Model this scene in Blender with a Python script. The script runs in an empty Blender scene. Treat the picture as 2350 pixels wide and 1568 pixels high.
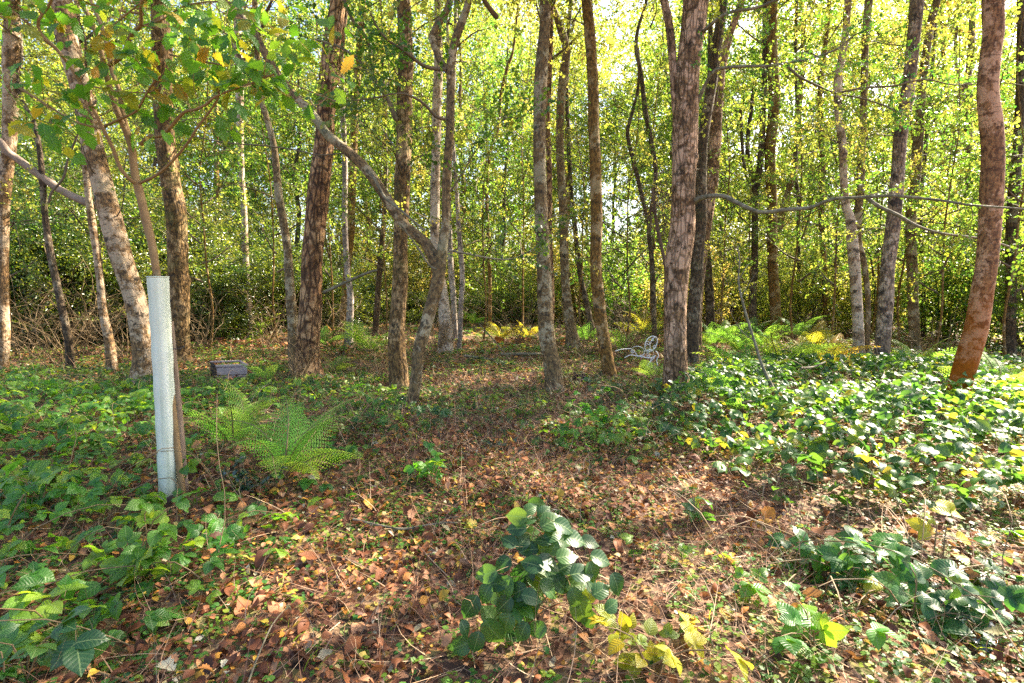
import bpy, math, random
import numpy as np
from mathutils import Vector
random.seed(7); rng = np.random.default_rng(11)
S = bpy.context.scene; COL = S.collection
PI = math.pi
# ---------------------------------------------------------------- camera
EYE, F, CX, CY, HOR = 1.4, 1175.0, 1175.0, 784.0, 665.0
P = math.atan((CY-HOR)/F); CP, SP = math.cos(P), math.sin(P)
def ray(x, y):
    a, b, c = (x-CX)/F, 1.0, (CY-y)/F
    return np.array([a, b*CP+c*SP, -b*SP+c*CP])
def at(x, y, Y):                      # world point on the vertical plane at distance Y
    r = ray(x, y); return r*(Y/r[1])+np.array([0, 0, EYE])
def scale_at(x, y, Y):                # metres per pixel there
    return Y/ray(x, y)[1]/F
def rscale(x, y, Y):                  # metres per pixel across an upright round stem seen off-axis
    r = ray(x, y); return Y/r[1]/F/math.hypot(1, r[0]/r[1])
def gnd(x, y, z=0.0):
    r = ray(x, y); t = (z-EYE)/r[2]; return r*t+np.array([0, 0, EYE])
def proj(X, Y, Z=0.0):
    z = Z-EYE; b = Y*CP-z*SP; c = Y*SP+z*CP
    return CX+F*X/b, CY-F*c/b
def terrain(X, Y):
    X = np.asarray(X, float); Y = np.asarray(Y, float)
    h = 0.03*np.sin(X*1.3+.4)*np.sin(Y*1.1)+0.02*np.sin(X*3.1+Y*2.3)+0.012*np.sin(X*7.1-Y*5.3)
    return h*np.clip(Y/2, .3, 1)+np.clip((Y-18)*.012, 0, .6)
# ---------------------------------------------------------------- mesh builder
class MB:
    def __init__(s): s.V=[]; s.L=[]; s.N=[]; s.M=[]; s.A=[]; s.U=[]; s.n=0
    def add(s, V, faces, mat=0, a=0.5, uv=None):
        """faces: (m,k) index array; a: scalar or (m,); uv (m*k,2)"""
        V = np.asarray(V, np.float32).reshape(-1, 3); f = np.asarray(faces, np.int64)
        m, k = f.shape
        s.L.append((f+s.n).ravel()); s.N.append(np.full(m, k)); s.V.append(V); s.n += len(V)
        s.M.append(np.broadcast_to(np.asarray(mat), (m,)).astype(np.int32)); s.A.append(np.broadcast_to(np.asarray(a, np.float32), (m,)))
        s.U.append(np.zeros((m*k, 2), np.float32) if uv is None else np.asarray(uv, np.float32).reshape(-1, 2))
    def scatter(s, tpl, T, R, sc, a=None, moff=0):
        """tpl: list of (V, faces, mat, uv, da); T (n,3); R (n,3,3); sc (n,) or (n,3)"""
        n = len(T)
        if n == 0: return
        sc = np.asarray(sc, np.float32); sc = sc[:, None] if sc.ndim == 1 else sc
        if a is None: a = rng.random(n)
        off = 0
        for V, f, mat, uv, da in tpl:
            W = np.einsum('nij,nkj->nki', R, V[None]*sc[:, None, :]) + T[:, None, :]
            k = len(V); FF = (f[None]+(np.arange(n)*k)[:, None, None]).reshape(-1, f.shape[1])
            aa = np.repeat(a, len(f)) if np.isscalar(da) and da == 0 else (a[:, None]+np.broadcast_to(da, (len(f),))[None]).ravel()
            u = None if uv is None else np.tile(uv, (n, 1))
            s.add(W.reshape(-1, 3), FF, mat+moff, np.clip(aa, 0, 1), u)
    def build(s, name, mats, parent=None, smooth=True):
        me = bpy.data.meshes.new(name)
        V = np.concatenate(s.V); L = np.concatenate(s.L).astype(np.int32); N = np.concatenate(s.N)
        me.vertices.add(len(V)); me.vertices.foreach_set('co', V.ravel())
        me.loops.add(len(L)); me.loops.foreach_set('vertex_index', L)
        me.polygons.add(len(N)); st = np.concatenate([[0], np.cumsum(N)[:-1]]).astype(np.int32)
        me.polygons.foreach_set('loop_start', st)
        for m in mats: me.materials.append(m)
        me.polygons.foreach_set('material_index', np.concatenate(s.M))
        me.update(calc_edges=True)
        at_ = me.attributes.new('v', 'FLOAT', 'FACE'); at_.data.foreach_set('value', np.concatenate(s.A).astype(np.float32))
        uvl = me.uv_layers.new(name='UVMap'); uvl.data.foreach_set('uv', np.concatenate(s.U).ravel())
        me.polygons.foreach_set('use_smooth', np.full(len(N), bool(smooth)))
        return link(name, me, parent)
def link(name, data, parent=None, loc=None):
    o = bpy.data.objects.new(name, data); COL.objects.link(o)
    if parent is not None: o.parent = parent
    if loc is not None: o.location = loc
    return o
def tag(o, label=None, cat=None, group=None, kind=None):
    for k, v in (('label', label), ('category', cat), ('group', group), ('kind', kind)):
        if v: o[k] = v
    return o
def empty(name, loc, label, cat, group=None):
    return tag(link(name, None, None, loc), label, cat, group)
def copy_tree(o, parent=None):
    c = o.copy(); COL.objects.link(c)
    if parent is not None: c.parent = parent
    for ch in list(o.children): copy_tree(ch, c)
    return c
# ---------------------------------------------------------------- rotations
def nrm(v): return v/np.maximum(np.linalg.norm(v, axis=-1, keepdims=True), 1e-9)
def frame(d, up):                     # y axis along d, z axis near up
    d = nrm(d); x = nrm(np.cross(d, up)); z = np.cross(x, d)
    return np.stack([x, d, z], axis=-1)
def rand_unit(n):
    return nrm(rng.normal(size=(n, 3)))
def rand_frames(n, tilt=.5, droop=0.0):   # leaves facing mostly up
    az = rng.random(n)*2*PI
    d = np.stack([np.cos(az), np.sin(az), rng.normal(0, .35, n)-droop], 1)
    up = nrm(np.array([0, 0, 1.0])+rng.normal(size=(n, 3))*tilt)
    return frame(d, up)
# ---------------------------------------------------------------- tubes
def smooth_path(P_, R_, step):
    P_ = np.asarray(P_, float); R_ = np.asarray(R_, float)
    if len(P_) == 2: 
        n = max(2, int(np.linalg.norm(P_[1]-P_[0])/step)+1); t = np.linspace(0, 1, n)[:, None]
        return P_[0]*(1-t)+P_[1]*t, R_[0]*(1-t[:, 0])+R_[1]*t[:, 0]
    Q = np.vstack([2*P_[0]-P_[1], P_, 2*P_[-1]-P_[-2]]); op = []; orr = []
    for i in range(len(P_)-1):
        a, b, c, d = Q[i:i+4]; n = max(1, int(np.linalg.norm(c-b)/step)); t = (np.arange(n)/n)[:, None]
        op.append(.5*((2*b)+(-a+c)*t+(2*a-5*b+4*c-d)*t**2+(-a+3*b-3*c+d)*t**3)); orr.append(R_[i]*(1-t[:, 0])+R_[i+1]*t[:, 0])
    op.append(P_[-1:]); orr.append(R_[-1:])
    return np.concatenate(op), np.concatenate(orr)
def tube(mb, pts, rad, sides=8, step=.08, rough=0.0, flute=0, mat=0, a=.5, seed=None, resample=True, cap=False, flare=0):
    r_ = np.random.default_rng(seed if seed is not None else random.randrange(1 << 30))
    C, R = smooth_path(pts, rad, step) if resample else (np.asarray(pts, float), np.asarray(rad, float))
    n = len(C); T = nrm(np.gradient(C, axis=0))
    ref = np.array([0, 1.0, 0]) if abs(T[0, 1]) < .8 else np.array([1.0, 0, 0])
    X = np.zeros((n, 3)); x = nrm(np.cross(T[0], ref)); x = np.cross(x, T[0])
    for i in range(n):
        x = x-T[i]*(x@T[i]); x = x/max(np.linalg.norm(x), 1e-9); X[i] = x
    Yv = np.cross(T, X)
    th = np.linspace(0, 2*PI, sides+1)
    s = np.concatenate([[0], np.cumsum(np.linalg.norm(np.diff(C, axis=0), axis=1))])
    rr = np.repeat(R[:, None], sides+1, 1)
    if rough:
        m = np.zeros_like(rr)
        for k in range(9):
            kk = r_.integers(1, 6); w = r_.uniform(.6, 7); m += np.cos(kk*th[None]+r_.uniform(-1.5, 1.5)*s[:, None]+r_.uniform(0, 6.3))*np.cos(w*s[:, None]+r_.uniform(0, 6.3))/(kk**.5)
        rr = rr*(1+rough*.55*m)
        for k in range(int(s[-1]*1.2)):   # knots / branch scars
            s0, t0 = r_.uniform(0, s[-1]), r_.uniform(0, 2*PI); dt = np.abs((th[None]-t0+PI) % (2*PI)-PI)
            rr = rr*(1+rough*r_.uniform(1, 3)*np.exp(-((s[:, None]-s0)/.06)**2-(dt/.35)**2))
    if flute:
        rr = rr*(1+flute*(.35+.65*np.exp(-s[:, None]/.5))*(np.cos(5*th+.7+.6*s[:, None])+.6*np.cos(9*th+2+.3*s[:, None]))*np.exp(-s[:, None]/2.5))
    if flare: rr = rr*(1+flare*np.exp(-s[:, None]/.16)*(.75+.35*np.cos(3*th+r_.uniform(0, 6))+.3*np.cos(5*th+r_.uniform(0, 6))))
    rr[:, -1] = rr[:, 0]
    V = C[:, None]+rr[..., None]*(np.cos(th)[None, :, None]*X[:, None]+np.sin(th)[None, :, None]*Yv[:, None])
    # a duplicated seam column keeps the bark coordinates continuous
    i, j = np.meshgrid(np.arange(n-1), np.arange(sides), indexing='ij'); w = sides+1
    f = np.stack([i*w+j, i*w+j+1, (i+1)*w+j+1, (i+1)*w+j], -1).reshape(-1, 4)
    rm = max(R.mean(), .004); U = np.stack([np.broadcast_to(th[None]*rm, (n, w)), np.broadcast_to(s[:, None], (n, w))], -1).reshape(-1, 2)
    mb.add(V.reshape(-1, 3), f, mat, a, U[f.ravel()])
    if cap:
        mb.add(V[-1, :-1], np.arange(sides)[None], mat, a); mb.add(V[0, :-1], np.arange(sides)[::-1][None], mat, a)
    return C
def box_tpl(): 
    v = np.array([[x, y, z] for x in (-.5, .5) for y in (-.5, .5) for z in (-.5, .5)], float)
    f = np.array([[0, 1, 3, 2], [4, 6, 7, 5], [0, 4, 5, 1], [2, 3, 7, 6], [0, 2, 6, 4], [1, 5, 7, 3]]); return v, f
# ---------------------------------------------------------------- materials
def mat(name):
    m = bpy.data.materials.new(name); m.use_nodes = True; nt = m.node_tree; nt.nodes.clear()
    def N(t, **k):
        n = nt.nodes.new(t)
        for a, b in k.items():
            if a in n.inputs.keys() if isinstance(a, str) else False: n.inputs[a].default_value = b
            else: setattr(n, a, b)
        return n
    return m, nt, N, nt.links.new
def ramp(N, stops, interp='LINEAR'):
    r = N('ShaderNodeValToRGB'); r.color_ramp.interpolation = interp; e = r.color_ramp.elements
    while len(e) < len(stops): e.new(.5)
    for el, (p, c) in zip(e, stops): el.position = p; el.color = (*c, 1) if len(c) == 3 else c
    return r
def leaf_mat(name, stops, trans, tf=.45, rough=.42, spec=.5, veins=0.0, hue=.03):
    """stops: ramp over the per-leaf value; trans: ramp for light passing through"""
    m, nt, N, L = mat(name)
    at_ = N('ShaderNodeAttribute', attribute_name='v'); oi = N('ShaderNodeObjectInfo')
    r1 = ramp(N, stops); r2 = ramp(N, trans); L(at_.outputs['Fac'], r1.inputs[0]); L(at_.outputs['Fac'], r2.inputs[0])
    geo = N('ShaderNodeNewGeometry'); no = N('ShaderNodeTexNoise'); no.inputs['Scale'].default_value = 1.1; no.inputs['Detail'].default_value = 2; L(geo.outputs['Position'], no.inputs['Vector'])
    mr = N('ShaderNodeMapRange'); L(no.outputs['Fac'], mr.inputs[0]); mr.inputs[1].default_value = .3; mr.inputs[2].default_value = .7; mr.inputs[3].default_value = .7; mr.inputs[4].default_value = 1.3
    mo = N('ShaderNodeMath', operation='MULTIPLY_ADD'); L(oi.outputs['Random'], mo.inputs[0]); mo.inputs[1].default_value = hue*2; mo.inputs[2].default_value = .5-hue
    outs = []
    for r in (r1, r2):
        h = N('ShaderNodeHueSaturation'); L(r.outputs[0], h.inputs['Color']); L(mo.outputs[0], h.inputs['Hue']); L(mr.outputs[0], h.inputs['Value']); outs.append(h)
    pb = N('ShaderNodeBsdfPrincipled'); pb.inputs['Roughness'].default_value = rough; pb.inputs['Specular IOR Level'].default_value = spec
    L(outs[0].outputs[0], pb.inputs['Base Color'])
    tb = N('ShaderNodeBsdfTranslucent'); L(outs[1].outputs[0], tb.inputs['Color'])
    mx = N('ShaderNodeMixShader'); mx.inputs[0].default_value = tf; L(pb.outputs[0], mx.inputs[1]); L(tb.outputs[0], mx.inputs[2])
    if veins:   # side veins as chevrons over the leaf's own coordinates
        uv = N('ShaderNodeUVMap'); sx = N('ShaderNodeSeparateXYZ'); L(uv.outputs[0], sx.inputs[0])
        ab = N('ShaderNodeMath', operation='ABSOLUTE'); L(sx.outputs[0], ab.inputs[0])
        ma = N('ShaderNodeMath', operation='MULTIPLY_ADD'); L(ab.outputs[0], ma.inputs[0]); ma.inputs[1].default_value = -.75; L(sx.outputs[1], ma.inputs[2])
        si = N('ShaderNodeMath', operation='MULTIPLY'); L(ma.outputs[0], si.inputs[0]); si.inputs[1].default_value = 21
        s2 = N('ShaderNodeMath', operation='SINE'); L(si.outputs[0], s2.inputs[0])
        s3 = N('ShaderNodeMath', operation='ABSOLUTE'); L(s2.outputs[0], s3.inputs[0])
        bu = N('ShaderNodeBump'); bu.inputs['Strength'].default_value = veins; bu.inputs['Distance'].default_value = .006; L(s3.outputs[0], bu.inputs['Height']); L(bu.outputs[0], pb.inputs['Normal'])
        # the veins themselves are paler than the blade
        vr = N('ShaderNodeMapRange'); L(s3.outputs[0], vr.inputs[0]); vr.inputs[1].default_value = .0; vr.inputs[2].default_value = .35; vr.inputs[3].default_value = .2; vr.inputs[4].default_value = 0
        mid = N('ShaderNodeMapRange'); L(ab.outputs[0], mid.inputs[0]); mid.inputs[1].default_value = .008; mid.inputs[2].default_value = .025; mid.inputs[3].default_value = .5; mid.inputs[4].default_value = 0
        vm = N('ShaderNodeMath', operation='MAXIMUM'); L(vr.outputs[0], vm.inputs[0]); L(mid.outputs[0], vm.inputs[1])
        for o_, tgt, g_ in ((outs[0], pb.inputs['Base Color'], (.32, .42, .16, 1)), (outs[1], tb.inputs['Color'], (.12, .3, .03, 1))):
            q = N('ShaderNodeMix', data_type='RGBA'); L(vm.outputs[0], q.inputs[0]); L(o_.outputs[0], q.inputs[6]); q.inputs[7].default_value = g_; L(q.outputs[2], tgt)
    o = N('ShaderNodeOutputMaterial'); L(mx.outputs[0], o.inputs[0]); return m
def bark_mat(name, base, dark, pale, patch=(.03, .025, .02), lent=.5, moss=.25, mossc=(.12, .14, .04), rough_scale=1.0, pale_amt=.4, patch_amt=.35, orange=0, furrow=.5):
    base = (base[0]*1.0, base[1]*.95, base[2]*.82); dark = tuple(v*.7 for v in dark); pale = (min(.7, pale[0]*1.1), pale[1]*1.04, pale[2]*.92); patch_amt = max(.05, patch_amt-.12); mossc = tuple(v*.75 for v in mossc); furrow = min(1, furrow*1.5)
    m, nt, N, L = mat(name)
    uv = N('ShaderNodeUVMap'); geo = N('ShaderNodeTexCoord')
    def mapping(src, sc):
        mp = N('ShaderNodeMapping'); mp.inputs['Scale'].default_value = sc; L(src, mp.inputs[0]); oi = N('ShaderNodeObjectInfo')
        return mp
    def noise(vec, s, d=4, r=.6):
        n = N('ShaderNodeTexNoise'); n.inputs['Scale'].default_value = s; n.inputs['Detail'].default_value = d; n.inputs['Roughness'].default_value = r; L(vec, n.inputs['Vector']); return n
    def mixc(f, a, b):
        mx = N('ShaderNodeMix', data_type='RGBA'); 
        if f is not None: L(f, mx.inputs[0])
        for s_, v in ((6, a), (7, b)):
            if isinstance(v, tuple): mx.inputs[s_].default_value = (*v, 1)
            else: L(v, mx.inputs[s_])
        return mx.outputs[2]
    def thr(src, lo, hi):
        mr = N('ShaderNodeMapRange'); mr.interpolation_type = 'SMOOTHSTEP'; L(src, mr.inputs[0]); mr.inputs[1].default_value = lo; mr.inputs[2].default_value = hi; return mr.outputs[0]
    vfine = mapping(uv.outputs[0], (1, .35, 1)); n1 = noise(vfine.outputs[0], 38*rough_scale, 6, .7)
    vhor = mapping(uv.outputs[0], (1, 4.5, 1)); n2 = noise(vhor.outputs[0], 7, 6, .72)
    obj = geo.outputs['Object']; n3 = noise(obj, 2.6, 8, .78); n4 = noise(obj, 5.5, 7, .75); n5 = noise(obj, 1.3, 3, .6)
    vv = N('ShaderNodeMapping'); vv.inputs['Scale'].default_value = (1, .22, 1); L(uv.outputs[0], vv.inputs[0])
    vo = N('ShaderNodeTexVoronoi', feature='DISTANCE_TO_EDGE'); vo.inputs['Scale'].default_value = 22*rough_scale; L(vv.outputs[0], vo.inputs['Vector'])
    cr = thr(vo.outputs[0], .0, .16)
    c = mixc(thr(n1.outputs[0], .4, .6), dark, base)
    c = mixc(thr(n3.outputs[0], .57-.14*pale_amt, .61-.14*pale_amt), c, mixc(thr(n1.outputs[0], .3, .7), tuple(v*.75 for v in pale), pale))
    ma = N('ShaderNodeMath', operation='MULTIPLY'); L(thr(n2.outputs[0], .57, .62), ma.inputs[0]); ma.inputs[1].default_value = lent
    c = mixc(ma.outputs[0], c, patch)
    mb_ = N('ShaderNodeMath', operation='MULTIPLY'); L(thr(n4.outputs[0], .6-.12*patch_amt, .63-.12*patch_amt), mb_.inputs[0]); mb_.inputs[1].default_value = .85
    c = mixc(mb_.outputs[0], c, patch)
    iv = N('ShaderNodeMath', operation='MULTIPLY_ADD'); L(cr, iv.inputs[0]); iv.inputs[1].default_value = -furrow; iv.inputs[2].default_value = furrow
    c = mixc(iv.outputs[0], c, tuple(v*.35 for v in dark))
    if orange:
        sz = N('ShaderNodeSeparateXYZ'); L(obj, sz.inputs[0])
        ad = N('ShaderNodeMath', operation='MULTIPLY_ADD'); L(n5.outputs[0], ad.inputs[0]); ad.inputs[1].default_value = 3.0; L(sz.outputs[2], ad.inputs[2])
        mr = N('ShaderNodeMapRange'); L(ad.outputs[0], mr.inputs[0]); mr.inputs[1].default_value = 1.6; mr.inputs[2].default_value = 3.1; mr.inputs[3].default_value = orange; mr.inputs[4].default_value = 0
        c = mixc(mr.outputs[0], c, (.32, .085, .014))
    mm = N('ShaderNodeMath', operation='MULTIPLY'); L(thr(n5.outputs[0], .6-.25*moss, .8-.25*moss), mm.inputs[0]); mm.inputs[1].default_value = min(1, moss*1.6)
    c = mixc(mm.outputs[0], c, mossc)
    hs = N('ShaderNodeHueSaturation'); hs.inputs['Saturation'].default_value = 1.15; L(c, hs.inputs['Color'])
    h1 = N('ShaderNodeMath', operation='MULTIPLY_ADD'); L(cr, h1.inputs[0]); h1.inputs[1].default_value = furrow; L(n1.outputs[0], h1.inputs[2])
    h2 = N('ShaderNodeMath', operation='MULTIPLY_ADD'); L(n4.outputs[0], h2.inputs[0]); h2.inputs[1].default_value = .8; L(h1.outputs[0], h2.inputs[2])
    bu = N('ShaderNodeBump'); bu.inputs['Strength'].default_value = .9; bu.inputs['Distance'].default_value = .018; L(h2.outputs[0], bu.inputs['Height'])
    pb = N('ShaderNodeBsdfPrincipled'); pb.inputs['Roughness'].default_value = .8; pb.inputs['Specular IOR Level'].default_value = .25
    L(hs.outputs[0], pb.inputs['Base Color']); L(bu.outputs[0], pb.inputs['Normal'])
    o = N('ShaderNodeOutputMaterial'); L(pb.outputs[0], o.inputs[0]); return m
def plain_mat(name, stops, rough=.75, scale=6, bump=.3, stretch=(1, 1, 1), spec=.3, use_v=False, metal=0):
    m, nt, N, L = mat(name); tc = N('ShaderNodeTexCoord'); mp = N('ShaderNodeMapping'); mp.inputs['Scale'].default_value = stretch; L(tc.outputs['Object'], mp.inputs[0])
    no = N('ShaderNodeTexNoise'); no.inputs['Scale'].default_value = scale; no.inputs['Detail'].default_value = 6; no.inputs['Roughness'].default_value = .65; L(mp.outputs[0], no.inputs['Vector'])
    r = ramp(N, stops); src = no.outputs['Fac']
    if use_v:
        at_ = N('ShaderNodeAttribute', attribute_name='v'); ad = N('ShaderNodeMath', operation='MULTIPLY_ADD'); L(no.outputs['Fac'], ad.inputs[0]); ad.inputs[1].default_value = .5; sb = N('ShaderNodeMath', operation='SUBTRACT'); L(at_.outputs['Fac'], sb.inputs[0]); sb.inputs[1].default_value = .25; L(sb.outputs[0], ad.inputs[2]); src = ad.outputs[0]
    L(src, r.inputs[0]); pb = N('ShaderNodeBsdfPrincipled'); pb.inputs['Roughness'].default_value = rough; pb.inputs['Specular IOR Level'].default_value = spec; pb.inputs['Metallic'].default_value = metal
    L(r.outputs[0], pb.inputs['Base Color']); bu = N('ShaderNodeBump'); bu.inputs['Strength'].default_value = bump; bu.inputs['Distance'].default_value = .01; L(no.outputs['Fac'], bu.inputs['Height']); L(bu.outputs[0], pb.inputs['Normal'])
    o = N('ShaderNodeOutputMaterial'); L(pb.outputs[0], o.inputs[0]); return m

YG = [(0, (.035, .07, .014)), (.45, (.085, .125, .025)), (.8, (.17, .18, .035)), (1, (.33, .24, .05))]
YT = [(0, (.26, .34, .04)), (.45, (.58, .6, .07)), (.8, (.88, .78, .14)), (1, (.95, .68, .16))]
M = dict(
 canopy=leaf_mat('canopy_leaf', YG, YT, .55, .4, .4),
 canopy_dark=leaf_mat('dark_canopy_leaf', [(0, (.025, .08, .02)), (.6, (.05, .13, .02)), (1, (.2, .22, .03))], [(0, (.12, .3, .03)), (.6, (.25, .45, .03)), (1, (.6, .55, .05))], .4, .38, .5),  # darker green leaf colour used on the traced branches
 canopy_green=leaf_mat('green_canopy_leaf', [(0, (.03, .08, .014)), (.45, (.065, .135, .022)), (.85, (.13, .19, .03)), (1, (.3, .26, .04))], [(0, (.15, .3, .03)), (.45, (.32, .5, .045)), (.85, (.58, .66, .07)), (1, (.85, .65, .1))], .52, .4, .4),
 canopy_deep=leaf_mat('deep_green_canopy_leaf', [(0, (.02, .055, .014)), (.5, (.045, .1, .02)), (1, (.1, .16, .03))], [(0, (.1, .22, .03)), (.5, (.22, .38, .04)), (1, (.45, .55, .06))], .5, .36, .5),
 hazel=leaf_mat('hazel_leaf', YG, YT, .55, .42, .4),
 holly=leaf_mat('holly_leaf', [(0, (.025, .06, .014)), (.6, (.055, .11, .02)), (1, (.15, .18, .03))], [(0, (.15, .3, .02)), (1, (.55, .6, .05))], .32, .3, .8),
 oak=leaf_mat('oak_leaf', [(0, (.03, .12, .015)), (.7, (.07, .2, .02)), (.9, (.3, .25, .02)), (1, (.5, .22, .02))], [(0, (.2, .5, .02)), (.7, (.4, .7, .03)), (.9, (.8, .65, .03)), (1, (.85, .4, .03))], .5, .42, .4, .5),
 bramble=leaf_mat('bramble_leaf', [(0, (.016, .065, .03)), (.5, (.03, .11, .035)), (.95, (.06, .17, .03)), (1, (.4, .36, .03))], [(0, (.08, .28, .03)), (.5, (.18, .45, .035)), (.95, (.4, .65, .04)), (1, (.8, .68, .05))], .4, .4, .5, .13, .015),
 bramble_y=leaf_mat('yellow_bramble_leaf', [(0, (.1, .2, .02)), (.5, (.3, .34, .02)), (1, (.55, .42, .02))], [(0, (.4, .65, .03)), (.5, (.8, .8, .04)), (1, (.9, .65, .04))], .45, .45, .5, .28, .01),
 bramble_l=leaf_mat('fresh_bramble_leaf', [(0, (.03, .12, .02)), (.5, (.06, .2, .025)), (1, (.2, .32, .03))], [(0, (.15, .45, .02)), (.5, (.35, .68, .03)), (1, (.65, .8, .04))], .45, .42, .5, .28, .015),
 fern=leaf_mat('fern_frond', [(0, (.09, .24, .05)), (.6, (.15, .33, .06)), (1, (.3, .34, .05))], [(0, (.35, .7, .08)), (.6, (.5, .85, .08)), (1, (.8, .85, .08))], .5, .5, .3, 0, .02),
 fern_y=leaf_mat('autumn_fern_frond', [(0, (.15, .22, .03)), (.6, (.35, .33, .04)), (1, (.45, .25, .04))], [(0, (.5, .7, .05)), (.6, (.85, .75, .05)), (1, (.85, .5, .05))], .45, .5, .3, 0, .02),
 litter=leaf_mat('fallen_leaf', [(0, (.04, .018, .012)), (.3, (.13, .045, .02)), (.55, (.27, .1, .04)), (.75, (.42, .22, .12)), (.86, (.46, .18, .03)), (.95, (.4, .3, .04)), (1, (.42, .4, .32))], [(0, (.1, .04, .02)), (.5, (.5, .2, .06)), (1, (.8, .5, .1))], .15, .6, .25, 0, .0),
 clover=leaf_mat('seedling_leaf', [(0, (.03, .11, .03)), (.6, (.08, .2, .03)), (1, (.25, .3, .04))], [(0, (.15, .4, .03)), (1, (.6, .75, .05))], .4, .45, .4, 0, .0),
 straw=plain_mat('dry_stem', [(0, (.06, .028, .018)), (.45, (.2, .1, .06)), (.8, (.4, .25, .15)), (1, (.55, .4, .25))], .7, 3, .1, use_v=True),
 grass=leaf_mat('green_blade', [(0, (.05, .13, .02)), (1, (.2, .28, .03))], [(0, (.3, .55, .03)), (1, (.6, .7, .05))], .4, .5, .3, 0, .0),
 twig=plain_mat('twig_bark', [(0, (.06, .045, .03)), (1, (.22, .16, .1))], .8, 8, .4),
 twig_pale=plain_mat('pale_branch_bark', [(.3, (.06, .055, .035)), (.5, (.17, .145, .095)), (.7, (.3, .27, .19))], .8, 14, .9),
 cane=plain_mat('bramble_cane', [(0, (.12, .08, .04)), (1, (.3, .2, .1))], .6, 8, .3),
 barkbough=plain_mat('bough_bark', [(0, (.1, .07, .05)), (.5, (.3, .22, .17)), (1, (.45, .37, .32))], .8, 12, .6),
 oakbark=plain_mat('young_oak_bark', [(0, (.12, .07, .035)), (.5, (.27, .17, .08)), (1, (.42, .3, .15))], .75, 16, .6),
)
B = dict(
 birch=bark_mat('birch_bark', (.33, .22, .14), (.13, .085, .055), (.52, .42, .34), lent=.8, moss=.3, pale_amt=.6, patch_amt=.25, furrow=.12),
 birch_white=bark_mat('pale_birch_bark', (.42, .32, .25), (.2, .14, .11), (.6, .52, .47), lent=.8, moss=.15, pale_amt=.75, patch_amt=.3, furrow=.1),
 scaly=bark_mat('scaly_bark', (.27, .18, .1), (.1, .065, .04), (.45, .33, .22), lent=.35, moss=.4, pale_amt=.45, patch_amt=.4, furrow=.35),
 red=bark_mat('reddish_bark', (.36, .22, .14), (.16, .09, .06), (.52, .36, .25), lent=.3, moss=.12, pale_amt=.5, patch_amt=.25, furrow=.6, rough_scale=.8),
 pink=bark_mat('pinkish_flaking_bark', (.36, .24, .17), (.16, .1, .065), (.6, .43, .35), lent=.1, moss=.2, mossc=(.2, .2, .14), pale_amt=.6, patch_amt=.3, furrow=.45),
 grey=bark_mat('grey_lichened_bark', (.26, .19, .12), (.12, .085, .055), (.42, .37, .29), lent=.2, moss=.35, mossc=(.17, .18, .1), pale_amt=.4, patch_amt=.2, furrow=.12),
 brown=bark_mat('warm_brown_bark', (.3, .19, .09), (.12, .075, .035), (.42, .33, .22), lent=.2, moss=.3, mossc=(.17, .16, .06), pale_amt=.35, patch_amt=.2, furrow=.15),
 dark=bark_mat('dark_bark', (.15, .11, .08), (.06, .045, .035), (.28, .24, .2), lent=.3, moss=.35, mossc=(.1, .12, .05), pale_amt=.35, patch_amt=.3, furrow=.3),  # darker overall than the other barks
 cherry=bark_mat('orange_stained_bark', (.36, .21, .14), (.17, .09, .06), (.55, .36, .28), patch=(.06, .035, .025), lent=.85, moss=.05, pale_amt=.6, patch_amt=.3, orange=.85, furrow=.05),
 split=bark_mat('split_grey_bark', (.33, .25, .2), (.13, .1, .09), (.5, .42, .38), patch=(.03, .025, .025), lent=.5, moss=.15, pale_amt=.5, patch_amt=.55, furrow=.3),
 silver=bark_mat('silvery_thin_bark', (.36, .31, .3), (.17, .14, .14), (.52, .47, .46), lent=.5, moss=.1, pale_amt=.6, patch_amt=.2, furrow=.1),
)
M['nettle'] = leaf_mat('weed_leaf', [(0, (.02, .06, .02)), (.6, (.05, .12, .025)), (1, (.14, .2, .04))], [(0, (.1, .25, .03)), (.6, (.25, .45, .04)), (1, (.5, .55, .06))], .4, .45, .4, 0, .02)
# ---------------------------------------------------------------- leaf templates (point +Y, length 1, face +Z)
def leaf_simple(w=.32, fold=.1, tipz=-.08):
    V = np.array([[0, 0, 0], [0, 1, tipz], [w, .3, fold], [w*.85, .68, fold*.7], [-w, .3, fold], [-w*.85, .68, fold*.7]], float)
    f = np.array([[0, 2, 3, 1], [0, 1, 5, 4]]); uv = np.array([[V[i, 0], V[i, 1]] for i in f.ravel()])
    return V, f, uv
def leaf_outline(ws, fold=.12, droop=-.15, pleat=0.0, curl=0.0, seed=0):
    r_ = np.random.default_rng(seed); n = len(ws); ys = np.linspace(0, 1, n); V = []; 
    for i, (y, w) in enumerate(zip(ys, ws)):
        z0 = droop*y*y+curl*math.sin(y*PI)
        pz = pleat*(1 if i % 2 else -1); jit = r_.normal(0, .01, 2)
        V += [[0, y, z0], [w*.55, y-.02, z0+fold*w*.7+pz*.6], [w, y+jit[0]-.05*(w > .05), z0+fold*w+pz], [-w*.55, y-.02, z0+fold*w*.7+pz*.6], [-w, y+jit[1]-.05*(w > .05), z0+fold*w+pz]]
    V = np.array(V); f = []
    for i in range(n-1):
        a, b = i*5, (i+1)*5
        f += [[a, a+1, b+1, b], [a+1, a+2, b+2, b+1], [a+3, a, b, b+3], [a+4, a+3, b+3, b+4]]
    f = np.array(f); uv = np.array([[V[i, 0], V[i, 1]] for i in f.ravel()]); return V, f, uv
def xf(leaf, R, T, s):
    V, f, uv = leaf; return (V*s)@R.T+T, f, uv
def rotz(a): c, s = math.cos(a), math.sin(a); return np.array([[c, -s, 0], [s, c, 0], [0, 0, 1.0]])
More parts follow.
